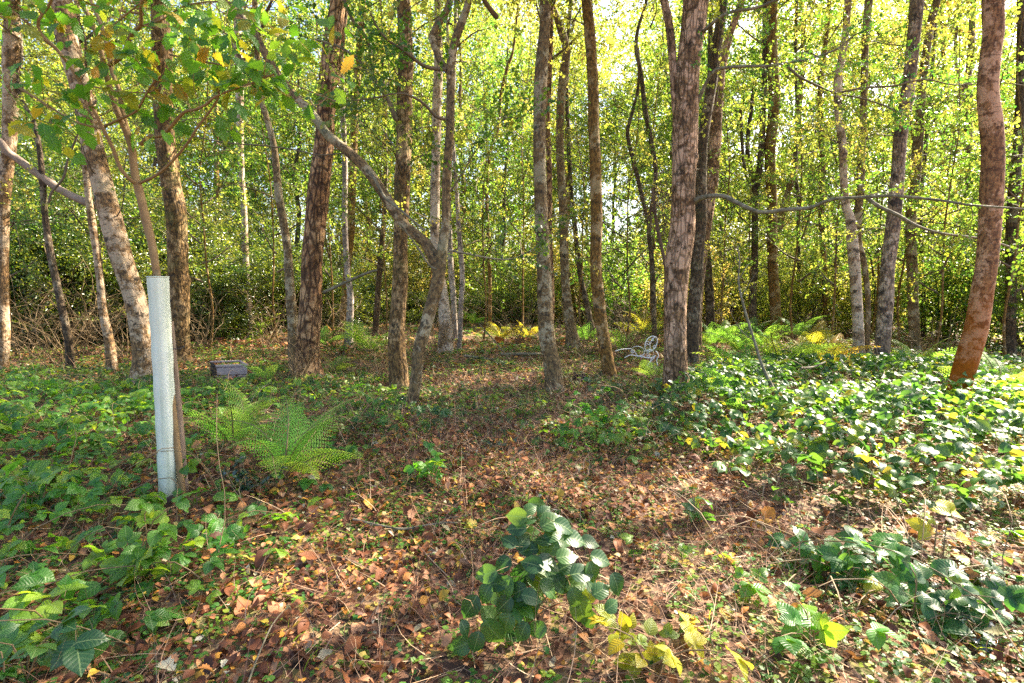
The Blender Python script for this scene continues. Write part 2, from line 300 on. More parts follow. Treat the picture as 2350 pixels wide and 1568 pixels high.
def rotx(a): c, s = math.cos(a), math.sin(a); return np.array([[1.0, 0, 0], [0, c, -s], [0, s, c]])
def roty(a): c, s = math.cos(a), math.sin(a); return np.array([[c, 0, s], [0, 1.0, 0], [-s, 0, c]])
def merge(parts, m=0):                # parts [(V,f,uv,da)] -> one template entry
    Vs, fs, us, ds, n = [], [], [], [], 0
    for V, f, uv, da in parts:
        Vs.append(V); fs.append(f+n); us.append(uv); ds.append(np.full(len(f), da)); n += len(V)
    return (np.concatenate(Vs), np.concatenate(fs), m, np.concatenate(us), np.concatenate(ds))
def leafT(leaf, m=0): return [(leaf[0], leaf[1], m, leaf[2], 0)]
BRW = [0, .16, .24, .31, .325, .365, .36, .385, .365, .37, .335, .32, .26, .225, .14, .09, .0]
def bramble_leaflet(hi, seed): 
    if hi: return leaf_outline([w*(1+.03*math.sin(7*i+seed)) for i, w in enumerate(BRW)], .2, -.22, .006, .04, seed)
    return leaf_outline([0, .3, .35, .25, .01], .2, -.2, .01, .03, seed)
def compound(hi, n=3, seed=0):        # bramble leaf: petiole then 3 or 5 leaflets; overall length about 1.9 leaflets
    r_ = np.random.default_rng(seed); parts = []
    st = .55
    angs = {3: [0, 1.25, -1.25], 5: [0, .95, -.95, 2.0, -2.0], 1: [0]}[n]
    for k, a in enumerate(angs):
        s = (1.0 if k == 0 else .86 if k < 3 else .68)*r_.uniform(.93, 1.07)
        R = rotz(a+r_.normal(0, .08))@rotx(r_.normal(-.12, .16))@roty(r_.normal(0, .22))
        off = np.array([0, st+(.12 if k == 0 else 0), 0])
        V, f, uv = xf(bramble_leaflet(hi, seed*7+k), R, off, s); parts.append((V, f, uv, r_.normal(0, .06)))
    pv = np.array([[-.012, 0, 0], [.012, 0, 0], [.012, st+.12, 0], [-.012, st+.12, 0]]); pf = np.array([[0, 1, 2, 3]])
    return [merge(parts, 0), (pv, pf, 1, None, 0)]
OAK = [.0, .05, .15, .12, .24, .17, .33, .22, .36, .25, .3, .16, .12, .0]
def spray(leaf, n=12, L=.55, size=.09, seed=0, spread=1.0, flat=.5):
    """twig along +Y with n alternate leaves"""
    r_ = np.random.default_rng(seed); parts = []
    for i in range(n):
        t = (i+1)/n; a = (1 if i % 2 else -1)*r_.uniform(.5, 1.2)*spread if i < n-1 else 0
        R = rotz(a)@rotx(r_.normal(-.3, .45))@roty(r_.normal(0, flat*1.2))
        V, f, uv = xf(leaf, R, np.array([r_.normal(0, .02), L*t, r_.normal(0, .03)-.06*t*t]), size*r_.uniform(.7, 1.2)); parts.append((V, f, uv, r_.normal(0, .13)))
    r = .0035; pv = np.array([[-r, 0, 0], [r, 0, 0], [0, 0, r], [0, L, -.06]]); pf = np.array([[0, 1, 3], [1, 2, 3], [2, 0, 3]])
    return [merge(parts, 0), (pv, pf, 1, None, 0)]
def set_leaf(ws): return leaf_outline(ws, .1, -.1)
# ---------------------------------------------------------------- ground
def make_ground():
    def axis(lo, hi, fine_lo, fine_hi, st):
        a = list(np.arange(fine_lo, fine_hi, st)); x = fine_hi; s = st
        while x < hi: a.append(x); s *= 1.25; x += s
        a.append(hi); x = fine_lo; s = st; b = []
        while x > lo: s *= 1.25; x -= s; b.append(max(x, lo))
        return np.array(sorted(set(b))+a)
    xs = axis(-150, 150, -12, 12, .1); ys = axis(-30, 220, -1, 20, .1)
    X, Y = np.meshgrid(xs, ys); Z = terrain(X, Y)-.005+.008*np.sin(X*31)*np.sin(Y*27)
    n, m = X.shape; i, j = np.meshgrid(np.arange(n-1), np.arange(m-1), indexing='ij')
    f = np.stack([i*m+j, i*m+j+1, (i+1)*m+j+1, (i+1)*m+j], -1).reshape(-1, 4)
    mt, nt, N, L = mat('forest_soil'); tc = N('ShaderNodeTexCoord')
    v1 = N('ShaderNodeTexVoronoi'); v1.inputs['Scale'].default_value = 22; L(tc.outputs['Object'], v1.inputs['Vector'])
    n1 = N('ShaderNodeTexNoise'); n1.inputs['Scale'].default_value = 1.2; n1.inputs['Detail'].default_value = 8; n1.inputs['Roughness'].default_value = .7; L(tc.outputs['Object'], n1.inputs['Vector'])
    sp = N('ShaderNodeSeparateColor'); L(v1.outputs['Color'], sp.inputs[0])
    r = ramp(N, [(0, (.05, .025, .015)), (.35, (.14, .06, .03)), (.6, (.24, .12, .06)), (.8, (.3, .19, .1)), (.92, (.1, .13, .03)), (1, (.35, .2, .06))]); L(sp.outputs[0], r.inputs[0])
    r2 = ramp(N, [(.35, (.5, .5, .5)), (.65, (1, 1, 1))]); L(n1.outputs['Fac'], r2.inputs[0])
    mx = N('ShaderNodeMix', data_type='RGBA', blend_type='MULTIPLY'); mx.inputs[0].default_value = 1; L(r.outputs[0], mx.inputs[6]); L(r2.outputs[0], mx.inputs[7])
    pb = N('ShaderNodeBsdfPrincipled'); pb.inputs['Roughness'].default_value = .9; L(mx.outputs[2], pb.inputs['Base Color'])
    bu = N('ShaderNodeBump'); bu.inputs['Distance'].default_value = .03; bu.inputs['Strength'].default_value = .8; L(v1.outputs['Distance'], bu.inputs['Height']); L(bu.outputs[0], pb.inputs['Normal'])
    o = N('ShaderNodeOutputMaterial'); L(pb.outputs[0], o.inputs[0])
    mb = MB(); mb.add(np.stack([X, Y, Z], -1).reshape(-1, 3), f); tag(mb.build('ground', [mt]), kind='structure')
make_ground()
# ---------------------------------------------------------------- foliage templates
LQ = leaf_simple(.34); LR = leaf_simple(.42, .08)
SPR = [spray(LQ, 19, .6, .068, i, 1.0, .7) for i in range(4)]
SPR_R = [spray(LR, 16, .55, .062, 10+i, 1.1, .7) for i in range(4)]
SPR_H = [spray(leaf_simple(.25, .15), 18, .4, .062, 20+i, 1.2, .9) for i in range(4)]
def scat_sprays(mb, T, D, size=1.0, lib=SPR, tilt=.5, moff=0):
    n = len(T); up = nrm(np.array([0, 0, 1.0])+rng.normal(size=(n, 3))*tilt); R = frame(D, up); k = rng.integers(0, len(lib), n); a = np.clip(rng.beta(2, 2.4, n), 0, 1)
    sc = size*rng.uniform(.75, 1.25, n)
    for i in range(len(lib)):
        w = k == i; mb.scatter(lib[i], T[w], R[w], sc[w], a[w], moff)
# ---------------------------------------------------------------- crowns (shared by several trees)
def branch_curve(p, d, L, up=.25, n=6, wob=.12):
    pts = [np.array(p, float)]; d = np.array(d, float); d /= np.linalg.norm(d)
    for i in range(n):
        d = d+rng.normal(size=3)*wob+np.array([0, 0, up/n]); d /= np.linalg.norm(d); pts.append(pts[-1]+d*L/n)
    return np.array(pts)
def crown_mesh(name, H, Rad, nb, mat_leaf, lib=SPR, size=1.0, per=26, seed=0, low=0, ascend=.55):
    global rng
    keep = rng; rng = np.random.default_rng(seed)
    mb = MB(); T = []; D = []
    for b in range(nb):
        t = (b+.5)/nb; z = H*t*.93; az = b*2.4+rng.normal(0, .4)
        L = Rad*(1.15-.75*t)*rng.uniform(.7, 1.15)*(min(1, .45+t*2))
        d = [math.cos(az), math.sin(az), ascend+rng.normal(0, .2)]; pts = branch_curve([0, 0, z], d, L, .35)
        tube(mb, pts, np.linspace(.028*(1.2-t), .006, len(pts)), 5, .25, mat=1)
        for s in range(int(3+L*2.2)):
            k = rng.uniform(.25, 1)*(len(pts)-1); i0 = int(min(k, len(pts)-2)); p = pts[i0]+(pts[i0+1]-pts[i0])*(k-i0)
            dd = nrm(pts[i0+1]-pts[i0])*.6+rng.normal(size=3)*.6; dd[2] += .1; q = branch_curve(p, dd, rng.uniform(.5, 1.15)*(.6+.25*Rad), -.1, 4, .2)
            tube(mb, q, np.linspace(.009, .003, len(q)), 3, .4, mat=1)
            m = int(per*rng.uniform(.5, 1.4)); kk = rng.uniform(.15, 1, m)*(len(q)-1); ii = np.minimum(kk.astype(int), len(q)-2); pp = q[ii]+(q[ii+1]-q[ii])*(kk-ii)[:, None]
            T.append(pp+rng.normal(0, .07, (m, 3))); D.append(nrm(q[-1]-q[0])*.5+rand_unit(m)*.8-np.array([0, 0, .15]))
    T = np.concatenate(T); D = np.concatenate(D)
    scat_sprays(mb, T, D, size, lib)
    o = mb.build(name, [mat_leaf, M['twig']]); rng = keep
    me = o.data; bpy.data.objects.remove(o); return me
CROWN = [crown_mesh('crown', 6.5, 2.3, 13, M['canopy'], SPR if i % 2 else SPR_R, .95, 6, 100+i) for i in range(4)]
CROWN_THIN = [crown_mesh('crown', 6.0, 2.0, 11, M['canopy'], SPR_R, .95, 4, 120+i) for i in range(3)]
CROWN_DENSE = [crown_mesh('crown', 9.5, 2.9, 18, M['canopy'], SPR, 1.4, 5, 140+i) for i in range(3)]
# ---------------------------------------------------------------- trees traced from the photograph
TREES = []
def retint(o, m):
    if m != 'canopy': sl = o.material_slots[0]; sl.link = 'OBJECT'; sl.material = M[m]
    return o
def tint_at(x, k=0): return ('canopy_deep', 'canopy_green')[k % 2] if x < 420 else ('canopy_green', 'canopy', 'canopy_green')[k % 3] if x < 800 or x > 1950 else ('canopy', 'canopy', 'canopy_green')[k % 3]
def trunk_points(path, Y, ext=5.0, sink=.12, wig=0.0):
    path = sorted(path, key=lambda q: -q[1]); x0, y0, w0 = path[0]; pts = []; rad = []
    b = at(x0, y0, Y); g = float(terrain(b[0], Y))
    x1, y1, w1 = path[1]; slope = (x0-x1)/max(1, (y0-y1)); 
    s = rscale(x0, y0, Y)
    if b[2] > g+.02: pts.append(np.array([b[0]+slope*.6*(b[2]-g)*1, Y, g-sink])); rad.append(w0*s*.5*1.12)
    else: b[2] = g-.02; 
    for i, (x, y, w) in enumerate(path):
        p = at(x, y, Y) if i or not len(pts) == 0 else at(x, y, Y)
        if i == 0 and not pts: pts.append(np.array([p[0], Y, g-sink])); rad.append(w*rscale(x, y, Y)*.56)
        if p[2] <= g+.02: continue
        p[1] += wig*math.sin(i*1.7); pts.append(p); rad.append(w*rscale(x, y, Y)*.5)
    d = nrm(pts[-1]-pts[-2]); r = rad[-1]; p = pts[-1].copy(); n = 6
    for k in range(n):
        d = nrm(d*.75+np.array([0, 0, .3])); p = p+d*ext/n; r_ = r*(1-.8*(k+1)/n); pts.append(p.copy()); rad.append(max(r_, .012))
    return np.array(pts), np.array(rad)
def tree(label, path, bark, Y=None, ext=6, crown='n', cz=None, cs=1.0, forks=(), branches=(), rough=.05, flute=0, name='birch_tree', group='trees of the woodland', low=0, cat='tree', wig=.0, sides=20, crown_at=None):
    base = max(path, key=lambda q: q[1])
    if Y is None: Y = gnd(base[0], base[1])[1]
    pts, rad = trunk_points(path, Y, ext, wig=wig); org = np.array([pts[0][0], pts[0][1], float(terrain(pts[0][0], pts[0][1]))])
    root = empty(name, Vector(org), label, cat, group)
    mb = MB(); sc = lambda q: np.asarray(q)-org
    sd = sides if Y < 11 else 14 if Y < 16 else 10
    tube(mb, sc(pts), rad*.98, sd, .05 if Y < 11 else .1, rough*1.2, flute, seed=len(TREES)*3+1, flare=.45)
    for fk in forks:      # a forking stem: traced points, first one inside the trunk
        fp = []; fr = []
        for i, (x, y, w) in enumerate(fk): fp.append(at(x, y, Y+.02*i)); fr.append(w*rscale(x, y, Y)*.5)
        if fk[-1][1] < 25:
            d = nrm(fp[-1]-fp[-2]); r = fr[-1]
            for k in range(3): d = nrm(d*.8+np.array([0, 0, .25])); fp.append(fp[-1]+d*1.0); fr.append(r*(.75-.25*k))
        tube(mb, sc(fp), fr, max(8, sd-6), .08, rough, seed=len(TREES)*3+2)
    mb.build('trunk', [B[bark]], root)
    for br in branches: add_branch(root, org, Y, **br)
    if crown:
        lib = {'n': CROWN, 't': CROWN_THIN, 'd': CROWN_DENSE}[crown]
        me = lib[len(TREES) % len(lib)]; top = pts[-1]
        H = {'n': 6.5, 't': 6.0, 'd': 9.5}[crown]*cs
        # the crown starts where the trunk leaves the picture, or at cz
        z0 = top[2]-H*.9 if cz is None else cz
        k = int(np.argmin(np.abs(pts[:, 2]-(z0+H*.35)))); c = pts[k].copy(); c[2] = z0
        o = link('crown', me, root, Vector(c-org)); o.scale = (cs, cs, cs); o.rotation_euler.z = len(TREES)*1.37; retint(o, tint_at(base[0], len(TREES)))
    low = low*2
    if low:               # small leafy shoots on the lower trunk
        zz = rng.uniform(2.2, min(7, pts[-1][2]), low)
        for z in zz:
            mb = MB(); T, D = [], []
            i = int(np.argmin(np.abs(pts[:, 2]-z))); a = rng.uniform(0, 2*PI); q = branch_curve(sc(pts[i]), [math.cos(a), math.sin(a)*.8, .35], rng.uniform(.8, 2.4), 0, 7, .25)
            tube(mb, q, np.linspace(.011, .002, len(q)), 4, .15, mat=1); m = rng.integers(4, 11)
            for _ in range(3):
                j = rng.integers(2, len(q)-1); w = branch_curve(q[j], nrm(q[-1]-q[0])*.5+rand_unit(1)[0]*.6, rng.uniform(.3, .9), 0, 4, .3); tube(mb, w, np.linspace(.005, .0015, len(w)), 3, .12, mat=1); T.append(w[2:]); D.append(rand_unit(len(w)-2))
            kk = rng.uniform(.3, 1, m)*(len(q)-1); ii = np.minimum(kk.astype(int), len(q)-2); T.append(q[ii]+(q[ii+1]-q[ii])*(kk-ii)[:, None]); D.append(nrm(q[-1]-q[0])*.5+rand_unit(m)*.7)
            scat_sprays(mb, np.concatenate(T), np.concatenate(D), .62, SPR_R, .6); mb.build('side_shoot', [M['canopy'], M['twig']], root)
    TREES.append(root); return root
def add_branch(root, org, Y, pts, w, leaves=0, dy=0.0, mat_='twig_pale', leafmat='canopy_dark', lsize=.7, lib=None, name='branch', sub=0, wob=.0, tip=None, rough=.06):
    """pts in picture pixels; dy: how far each point comes towards the camera, in metres at the tip"""
    n = len(pts); wp = np.linspace(w, w*.3 if tip is None else tip, n); P3 = []; R3 = []
    for i, (x, y) in enumerate(pts):
        Yi = Y-dy*(i/(n-1))-.05; P3.append(at(x, y, Yi)-org); R3.append(max(.0015, wp[i]*scale_at(x, y, Yi)*.5))
    P3 = np.array(P3); mb = MB(); C = tube(mb, P3, R3, 8 if w > 6 else 6, .06, rough); T, D = [], []
    for s in range(sub):
        i = rng.integers(len(C)//6, len(C)); q = branch_curve(C[i], nrm(C[min(i+3, len(C)-1)]-C[max(i-3, 0)])*.6+rng.normal(size=3)*np.array([.5, .4, .5]), rng.uniform(.25, .8), .1, 5, .3)
        tube(mb, q, np.linspace(.005, .0015, len(q)), 4, .1, mat=0); T.append(q[2:]); D.append(np.repeat(nrm(q[-1]-q[0])[None], len(q)-2, 0))
    if leaves:
        k = rng.integers(len(C)//5, len(C), leaves); T.append(C[k]+rng.normal(0, .05, (leaves, 3))); D.append(rand_unit(leaves)*.8+nrm(C[-1]-C[0]))
    if T and leaves:
        T = np.concatenate(T); D = np.concatenate(D)+rng.normal(size=(len(T), 3))*.3; scat_sprays(mb, T, D, lsize, lib or SPR_R, .6, 1)
    return mb.build(name, [M[mat_], M[leafmat], M['twig']], root)
# trunk paths: (x, y, width) in 2350x1568 picture pixels
def V_(*a): return [tuple(q) for q in a]
tree('tall birch trunk cut by the left edge of the picture', V_((3,850,36),(8,780,35),(4,650,32),(8,508,32),(12,425,34),(22,306,38),(26,153,42),(28,0,40)), 'birch', crown='n', low=3)
tree('thick pale birch leaning left behind the white tube, a broken bough resting on it', V_((325,878,58),(328,814,52),(316,712,54),(285,610,56),(257,510,58),(231,408,52),(207,306,54),(185,204,52),(156,102,54),(148,34,56),(140,0,56)), 'birch', crown='n', low=2, rough=.03)
tree('straight scaly trunk just right of the white tube top', V_((414,850,48),(413,746,46),(410,644,50),(405,508,52),(399,459,51),(390,408,49),(378,306,48),(373,204,46),(372,102,50),(367,34,42),(366,0,40)), 'scaly', Y=9.6, crown='n', low=3)
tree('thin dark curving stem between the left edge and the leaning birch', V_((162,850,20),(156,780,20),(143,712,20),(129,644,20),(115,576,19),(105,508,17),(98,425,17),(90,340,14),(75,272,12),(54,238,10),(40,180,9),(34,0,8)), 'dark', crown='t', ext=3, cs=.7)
tree('slender sunlit stem seen left of the leaning birch', V_((258,850,28),(250,780,25),(236,712,22),(230,644,20),(221,576,20),(211,508,20),(200,425,17),(190,300,15),(182,150,14),(176,0,13)), 'birch', crown='t', ext=4)
tree('slim mottled stem in front of the dark holly, right of the scaly trunk', V_((573,752,19),(570,712,18),(565,627,17),(562,559,17),(561,493,14),(555,408,14),(551,306,17),(550,204,19),(546,100,18),(542,0,17)), 'birch_white', Y=15, crown='n', ext=4)
tree('big reddish trunk with a fluted flaring base', V_((706,868,74),(705,814,58),(712,712,54),(717,610,50),(724,508,50),(731,442,52),(743,340,46),(748,272,44),(752,204,45),(761,102,42),(772,34,38),(776,0,36)), 'red', crown='n', low=2, flute=.1, rough=.05, forks=[V_((735,470,24),(738,400,24),(741,330,22),(752,262,18),(775,170,15),(788,60,14),(796,0,13))],
     branches=[dict(pts=[(742,672),(790,650),(840,628),(866,620)], w=8, tip=5)])
tree('slim grey stem joined at the foot to the big reddish trunk', V_((684,860,36),(677,814,32),(673,746,27),(667,678,24),(660,576,20),(650,508,20),(639,442,19),(629,340,16),(612,272,15),(598,221,14),(590,120,13),(584,0,12)), 'grey', Y=8.55, crown='t', ext=4)
tree('slim silvery stem right of the big reddish trunk', V_((799,795,20),(802,746,18),(804,678,16),(796,610,14),(791,508,13),(792,408,13),(789,306,13),(785,204,13),(782,100,12),(780,0,12)), 'silver', crown='t', ext=4)
tree('brown trunk half hidden behind the silvery stem', V_((788,750,19),(791,700,18),(797,610,17),(806,540,17),(807,476,18),(811,374,18),(813,306,18),(814,238,18),(821,170,18),(828,80,16),(832,0,15)), 'brown', Y=14.5, crown='n', ext=4)
tree('short dark leaning stem before the holly between the silvery stem and the patchy trunk', V_((862,755,15),(865,712,14),(868,660,14),(872,610,14),(878,540,12),(884,470,10),(886,400,9),(884,300,8),(880,200,7)), 'dark', Y=15, crown='t', ext=3, cs=.6, cat='tree')
tree('trunk with flaking pink and grey bark standing in the brush left of the forked tree', V_((917,890,46),(913,831,42),(910,780,41),(914,712,37),(919,610,36),(920,510,34),(924,408,38),(927,306,35),(929,204,36),(931,102,35),(926,0,34)), 'scaly', crown='n', low=5, rough=.06,
     branches=[dict(pts=[(912,275),(906,269),(896,240),(886,221),(870,198),(855,177),(838,156),(821,136),(787,112),(753,99),(722,90)], w=13, tip=4, leaves=10, dy=.5, sub=4, mat_='twig_pale'),
               dict(pts=[(850,172),(851,150),(852,129),(848,108),(842,88),(828,70),(814,54),(800,28),(791,0)], w=10, tip=7, leaves=6, dy=.3, sub=3, mat_='twig'),
               dict(pts=[(925,355),(900,330),(880,300),(862,270),(850,262)], w=5, leaves=8, sub=3)])
tree('forked tree whose long stem leans up to the left across the reddish trunk', V_((947,934,24),(957,848,27),(964,797,30),(978,746,30),(991,695,31),(1005,644,31),(1012,593,28),(1018,542,22),(1022,508,19),(1025,408,20),(1032,306,20),(1034,204,20),(1034,153,21),(1042,102,19),(1054,68,19),(1066,34,18),(1076,0,17)), 'grey', crown='t', ext=5, rough=.05, name='forked_tree',
     forks=[V_((1005,625,26),(992,585,27),(978,559,26),(947,532,24),(920,508,24),(896,469,26),(869,428,25),(842,391,24),(801,350,24),(760,318,23),(748,306,22),(714,258,21),(680,224,20),(646,184,20),(612,129,20),(578,68,19),(544,30,19),(508,-5,18)),
            V_((1034,165,18),(1020,155,17),(1008,136,16),(997,108,15),(991,85,17),(998,68,16),(1008,51,16),(1022,30,15),(1034,0,15))],
     branches=[dict(pts=[(1022,160),(988,156),(964,146),(943,129),(916,109),(893,95),(870,70),(850,30)], w=10, tip=4, leaves=14, sub=4, dy=.5, mat_='twig'),
               dict(pts=[(1022,274),(1000,268),(975,240),(950,224),(930,216),(900,216),(860,225),(800,232)], w=8, tip=2.5, leaves=16, sub=5, dy=.6, mat_='twig'),
               dict(pts=[(842,391),(860,410),(880,450),(910,475),(940,500),(975,530)], w=9, tip=5, dy=.1),
               dict(pts=[(1004,620),(985,610),(960,570),(930,530),(915,510)], w=5, tip=3, dy=.15, mat_='twig_pale'),
               dict(pts=[(1030,575),(1070,582),(1120,592),(1165,596),(1200,585),(1240,560)], w=6, tip=2, leaves=8, sub=4, dy=-.5),
               dict(pts=[(1034,440),(1060,400),(1090,350),(1130,300),(1180,250)], w=4, tip=1.5, leaves=12, sub=4, dy=.2, mat_='twig')])
tree('birch with dark banded bark directly behind the forked tree', V_((1022,812,34),(1022,746,32),(1015,678,27),(1002,600,23),(998,542,21),(998,442,23),(1001,340,21),(1003,238,22),(1005,187,22),(1006,100,18),(1005,34,16),(1004,0,15)), 'birch_white', crown='n', low=3)
tree('slim grey stem just right of the forked tree base', V_((1046,770,14),(1044,746,13),(1040,678,14),(1034,610,14),(1032,542,12),(1030,440,11),(1036,300,10),(1044,120,9),(1046,0,9)), 'silver', Y=14, crown='t', ext=4)
tree('thin bluish grey stem leaning slightly, right of the forked tree', V_((1054,790,11),(1056,780,11),(1057,712,12),(1061,644,12),(1057,576,12),(1052,508,10),(1046,408,9),(1038,300,8),(1030,150,8)), 'silver', Y=11.8, crown='t', ext=3, cs=.7)
tree('thin stem standing alone in the gap over the sunny fern clearing', V_((1124,752,9),(1124,644,9),(1122,576,9),(1117,442,7),(1127,340,7),(1144,289,8),(1149,221,8),(1165,153,8),(1178,112,6),(1190,0,5)), 'brown', Y=17, crown='t', ext=2, cs=.6, sides=8)
tree('tall straight lichen spotted trunk at the picture centre', V_((1272,898,44),(1268,848,39),(1256,780,39),(1251,712,36),(1248,610,34),(1243,508,31),(1239,408,29),(1238,306,29),(1240,204,31),(1244,136,30),(1250,68,26),(1251,0,25)), 'grey', crown='n', low=4, rough=.025)
tree('narrow red brown trunk tight behind the tall straight centre trunk', V_((1267,800,11),(1266,746,11),(1267,678,11),(1263,576,12),(1261,510,13),(1261,408,13),(1257,272,12),(1262,150,12),(1266,0,12)), 'red', Y=11, crown='t', ext=4)
tree('sinuous grey trunk bowing right near its top, behind the centre trunk', V_((1315,800,36),(1311,763,27),(1304,712,23),(1297,644,21),(1294,542,21),(1294,510,20),(1290,442,20),(1285,340,19),(1287,238,20),(1294,170,22),(1300,112,20),(1287,68,18),(1273,27,14),(1262,0,13)), 'grey', crown='n', low=4, rough=.04)
tree('thin dark stem leaning right of the sinuous grey trunk', V_((1358,752,16),(1355,739,15),(1345,695,14),(1331,627,12),(1321,542,11),(1311,442,10),(1304,306,10),(1300,150,9),(1310,0,9)), 'dark', Y=15, crown='t', ext=4)
tree('smooth orange brown trunk silvery near the top, curving right at its foot', V_((1404,874,30),(1392,814,30),(1380,746,29),(1373,678,29),(1367,610,28),(1369,510,27),(1367,408,28),(1363,306,26),(1361,204,26),(1358,136,26),(1353,68,26),(1346,0,25)), 'brown', crown='n', low=4, rough=.025)
tree('thin crooked forked stem against the bright sky left of the pink barked trunk', V_((1502,760,12),(1500,700,12),(1496,600,12),(1490,520,12),(1505,408,10),(1494,323,11),(1481,255,12),(1471,170,10),(1460,112,10),(1464,68,8),(1474,34,7),(1484,0,7)), 'dark', Y=13, crown='t', ext=3, cs=.7, name='forked_tree',
     forks=[V_((1490,520,9),(1478,470,10),(1467,425,10),(1451,357,11),(1440,306,9),(1450,262,8),(1464,204,7),(1466,150,7),(1464,110,7))])
tree('massive pink barked trunk right of centre with a long grey bough reaching right', V_((1553,905,66),(1550,824,59),(1549,719,57),(1554,613,59),(1566,527,58),(1568,457,58),(1572,351,58),(1575,246,58),(1581,140,56),(1590,70,58),(1597,0,60)), 'pink', crown='n', low=3, rough=.05, flute=.035, name='broad_tree',
     forks=[V_((1556,300,18),(1549,230,18),(1546,176,18),(1541,105,20),(1532,35,20),(1524,0,19))],
     branches=[dict(pts=[(1588,467),(1613,453),(1658,450),(1694,467),(1743,487),(1806,481),(1862,476),(1908,458),(1982,453),(2052,450),(2157,460),(2228,471),(2350,480),(2420,488)], w=12, tip=4, dy=2.0, leaves=5, sub=4, lsize=.5),
               dict(pts=[(1990,455),(2017,474),(2059,493),(2101,517),(2157,535),(2263,550),(2350,578),(2400,590)], w=9, tip=3, dy=.6, leaves=0, sub=2) ,
               dict(pts=[(1600,235),(1623,186),(1644,160),(1701,153),(1771,151),(1827,141),(1876,130),(1922,112),(1961,81),(1995,66)], w=9, tip=3, dy=1.0, leaves=16, sub=7, lsize=.5),
               dict(pts=[(1806,151),(1834,176),(1876,197),(1918,214),(1982,227),(2045,249),(2087,270)], w=6, tip=2, dy=.3, leaves=12, sub=6, lsize=.5, mat_='twig'),
               dict(pts=[(1918,214),(1982,202),(2052,197),(2122,183),(2192,195),(2291,190),(2350,196)], w=5, tip=1.5, dy=.4, leaves=10, sub=5, lsize=.5, mat_='twig'),
               dict(pts=[(1612,75),(1620,67),(1644,46),(1676,28),(1736,18),(1781,0),(1850,-30)], w=9, tip=5, dy=.6, leaves=8, sub=4, lsize=.5)])
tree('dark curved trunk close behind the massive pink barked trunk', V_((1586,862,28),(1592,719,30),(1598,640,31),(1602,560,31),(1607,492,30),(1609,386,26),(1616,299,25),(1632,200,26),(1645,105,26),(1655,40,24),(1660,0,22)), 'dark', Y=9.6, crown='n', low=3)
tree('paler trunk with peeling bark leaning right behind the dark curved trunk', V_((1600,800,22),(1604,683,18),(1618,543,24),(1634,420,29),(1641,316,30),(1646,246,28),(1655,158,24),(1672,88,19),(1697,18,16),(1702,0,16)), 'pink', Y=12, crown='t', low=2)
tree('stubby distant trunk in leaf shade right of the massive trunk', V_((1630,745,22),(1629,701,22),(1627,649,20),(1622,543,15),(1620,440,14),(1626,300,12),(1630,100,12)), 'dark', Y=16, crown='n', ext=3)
tree('wavy brown trunk at the edge of the fern bank', V_((1783,775,34),(1780,719,27),(1773,613,25),(1771,527,26),(1771,457,26),(1767,351,27),(1773,281,27),(1777,211,28),(1771,120,28),(1770,35,29),(1771,0,28)), 'brown', crown='n', low=5, rough=.03)
tree('forked dark stem just left of the wavy brown trunk', V_((1730,752,21),(1727,684,18),(1732,613,17),(1732,543,16),(1734,457,16),(1745,369,16),(1750,281,15),(1754,180,13),(1756,0,12)), 'dark', Y=15, crown='n', ext=4, name='forked_tree', forks=[V_((1734,450,13),(1725,404,13),(1715,334,11),(1725,246,9),(1728,190,8)), V_((1734,445,9),(1712,400,9),(1704,340,8),(1700,250,7))])
tree('thin kinked stem in the bright gap right of the wavy brown trunk', V_((1836,745,9),(1834,650,9),(1832,543,9),(1832,457,10),(1822,385,9),(1827,351,10),(1829,246,9),(1826,120,8),(1828,0,8)), 'dark', Y=17, crown='t', ext=3, sides=8)
tree('narrow stem with a small sideways bend halfway between wavy trunk and mottled pair', V_((1896,745,13),(1893,680,13),(1890,600,14),(1885,474,16),(1887,369,17),(1885,299,15),(1882,211,14),(1892,120,12),(1901,40,11),(1903,0,11)), 'brown', Y=16, crown='n', ext=3)
tree('mottled white and brown trunk, left one of a crossing pair', V_((1971,830,27),(1968,719,27),(1961,613,28),(1955,540,28),(1950,500,23),(1941,474,20),(1936,404,19),(1934,334,20),(1925,263,20),(1922,193,21),(1930,140,18),(1940,88,17),(1946,0,18)), 'birch_white', crown='n', low=4, rough=.05)
tree('green mossed trunk, right one of a crossing pair', V_((1990,770,14),(1992,684,13),(1982,600,16),(1970,560,18),(1968,509,20),(1975,422,20),(1978,316,18),(1983,211,18),(1985,105,18),(1992,20,20),(1994,0,20)), 'grey', Y=11, crown='n', low=4)
tree('leaning trunk split by a black seam, right of the crossing pair', V_((2024,850,38),(2023,824,38),(2028,754,40),(2033,684,38),(2038,613,35),(2048,527,37),(2055,457,35),(2061,386,33),(2066,316,35),(2078,246,33),(2088,176,34),(2095,105,32),(2105,0,34)), 'split', crown='n', low=4, rough=.04)
tree('grey green trunk standing behind the black seamed trunk', V_((2100,800,28),(2099,789,27),(2094,649,27),(2090,508,26),(2094,457,27),(2105,351,27),(2112,246,23),(2122,150,21),(2136,53,21),(2150,0,20)), 'grey', Y=12, crown='n', low=5)
tree('slender dark stem hugging the grey green trunk on its right', V_((2120,765,13),(2119,754,13),(2118,660,13),(2115,578,13),(2112,480,12),(2128,300,10),(2140,150,9)), 'dark', Y=15, crown='t', ext=3, sides=8)
tree('distant forked trunk near the orange stained tree, its foot lost in leaves', V_((2226,765,20),(2226,600,20),(2224,400,20),(2222,239,20),(2222,176,18),(2228,123,18),(2231,53,16),(2234,0,15)), 'grey', Y=15, crown='n', name='forked_tree', forks=[V_((2222,235,12),(2212,205,12),(2200,180,10),(2192,120,8),(2196,60,7))])
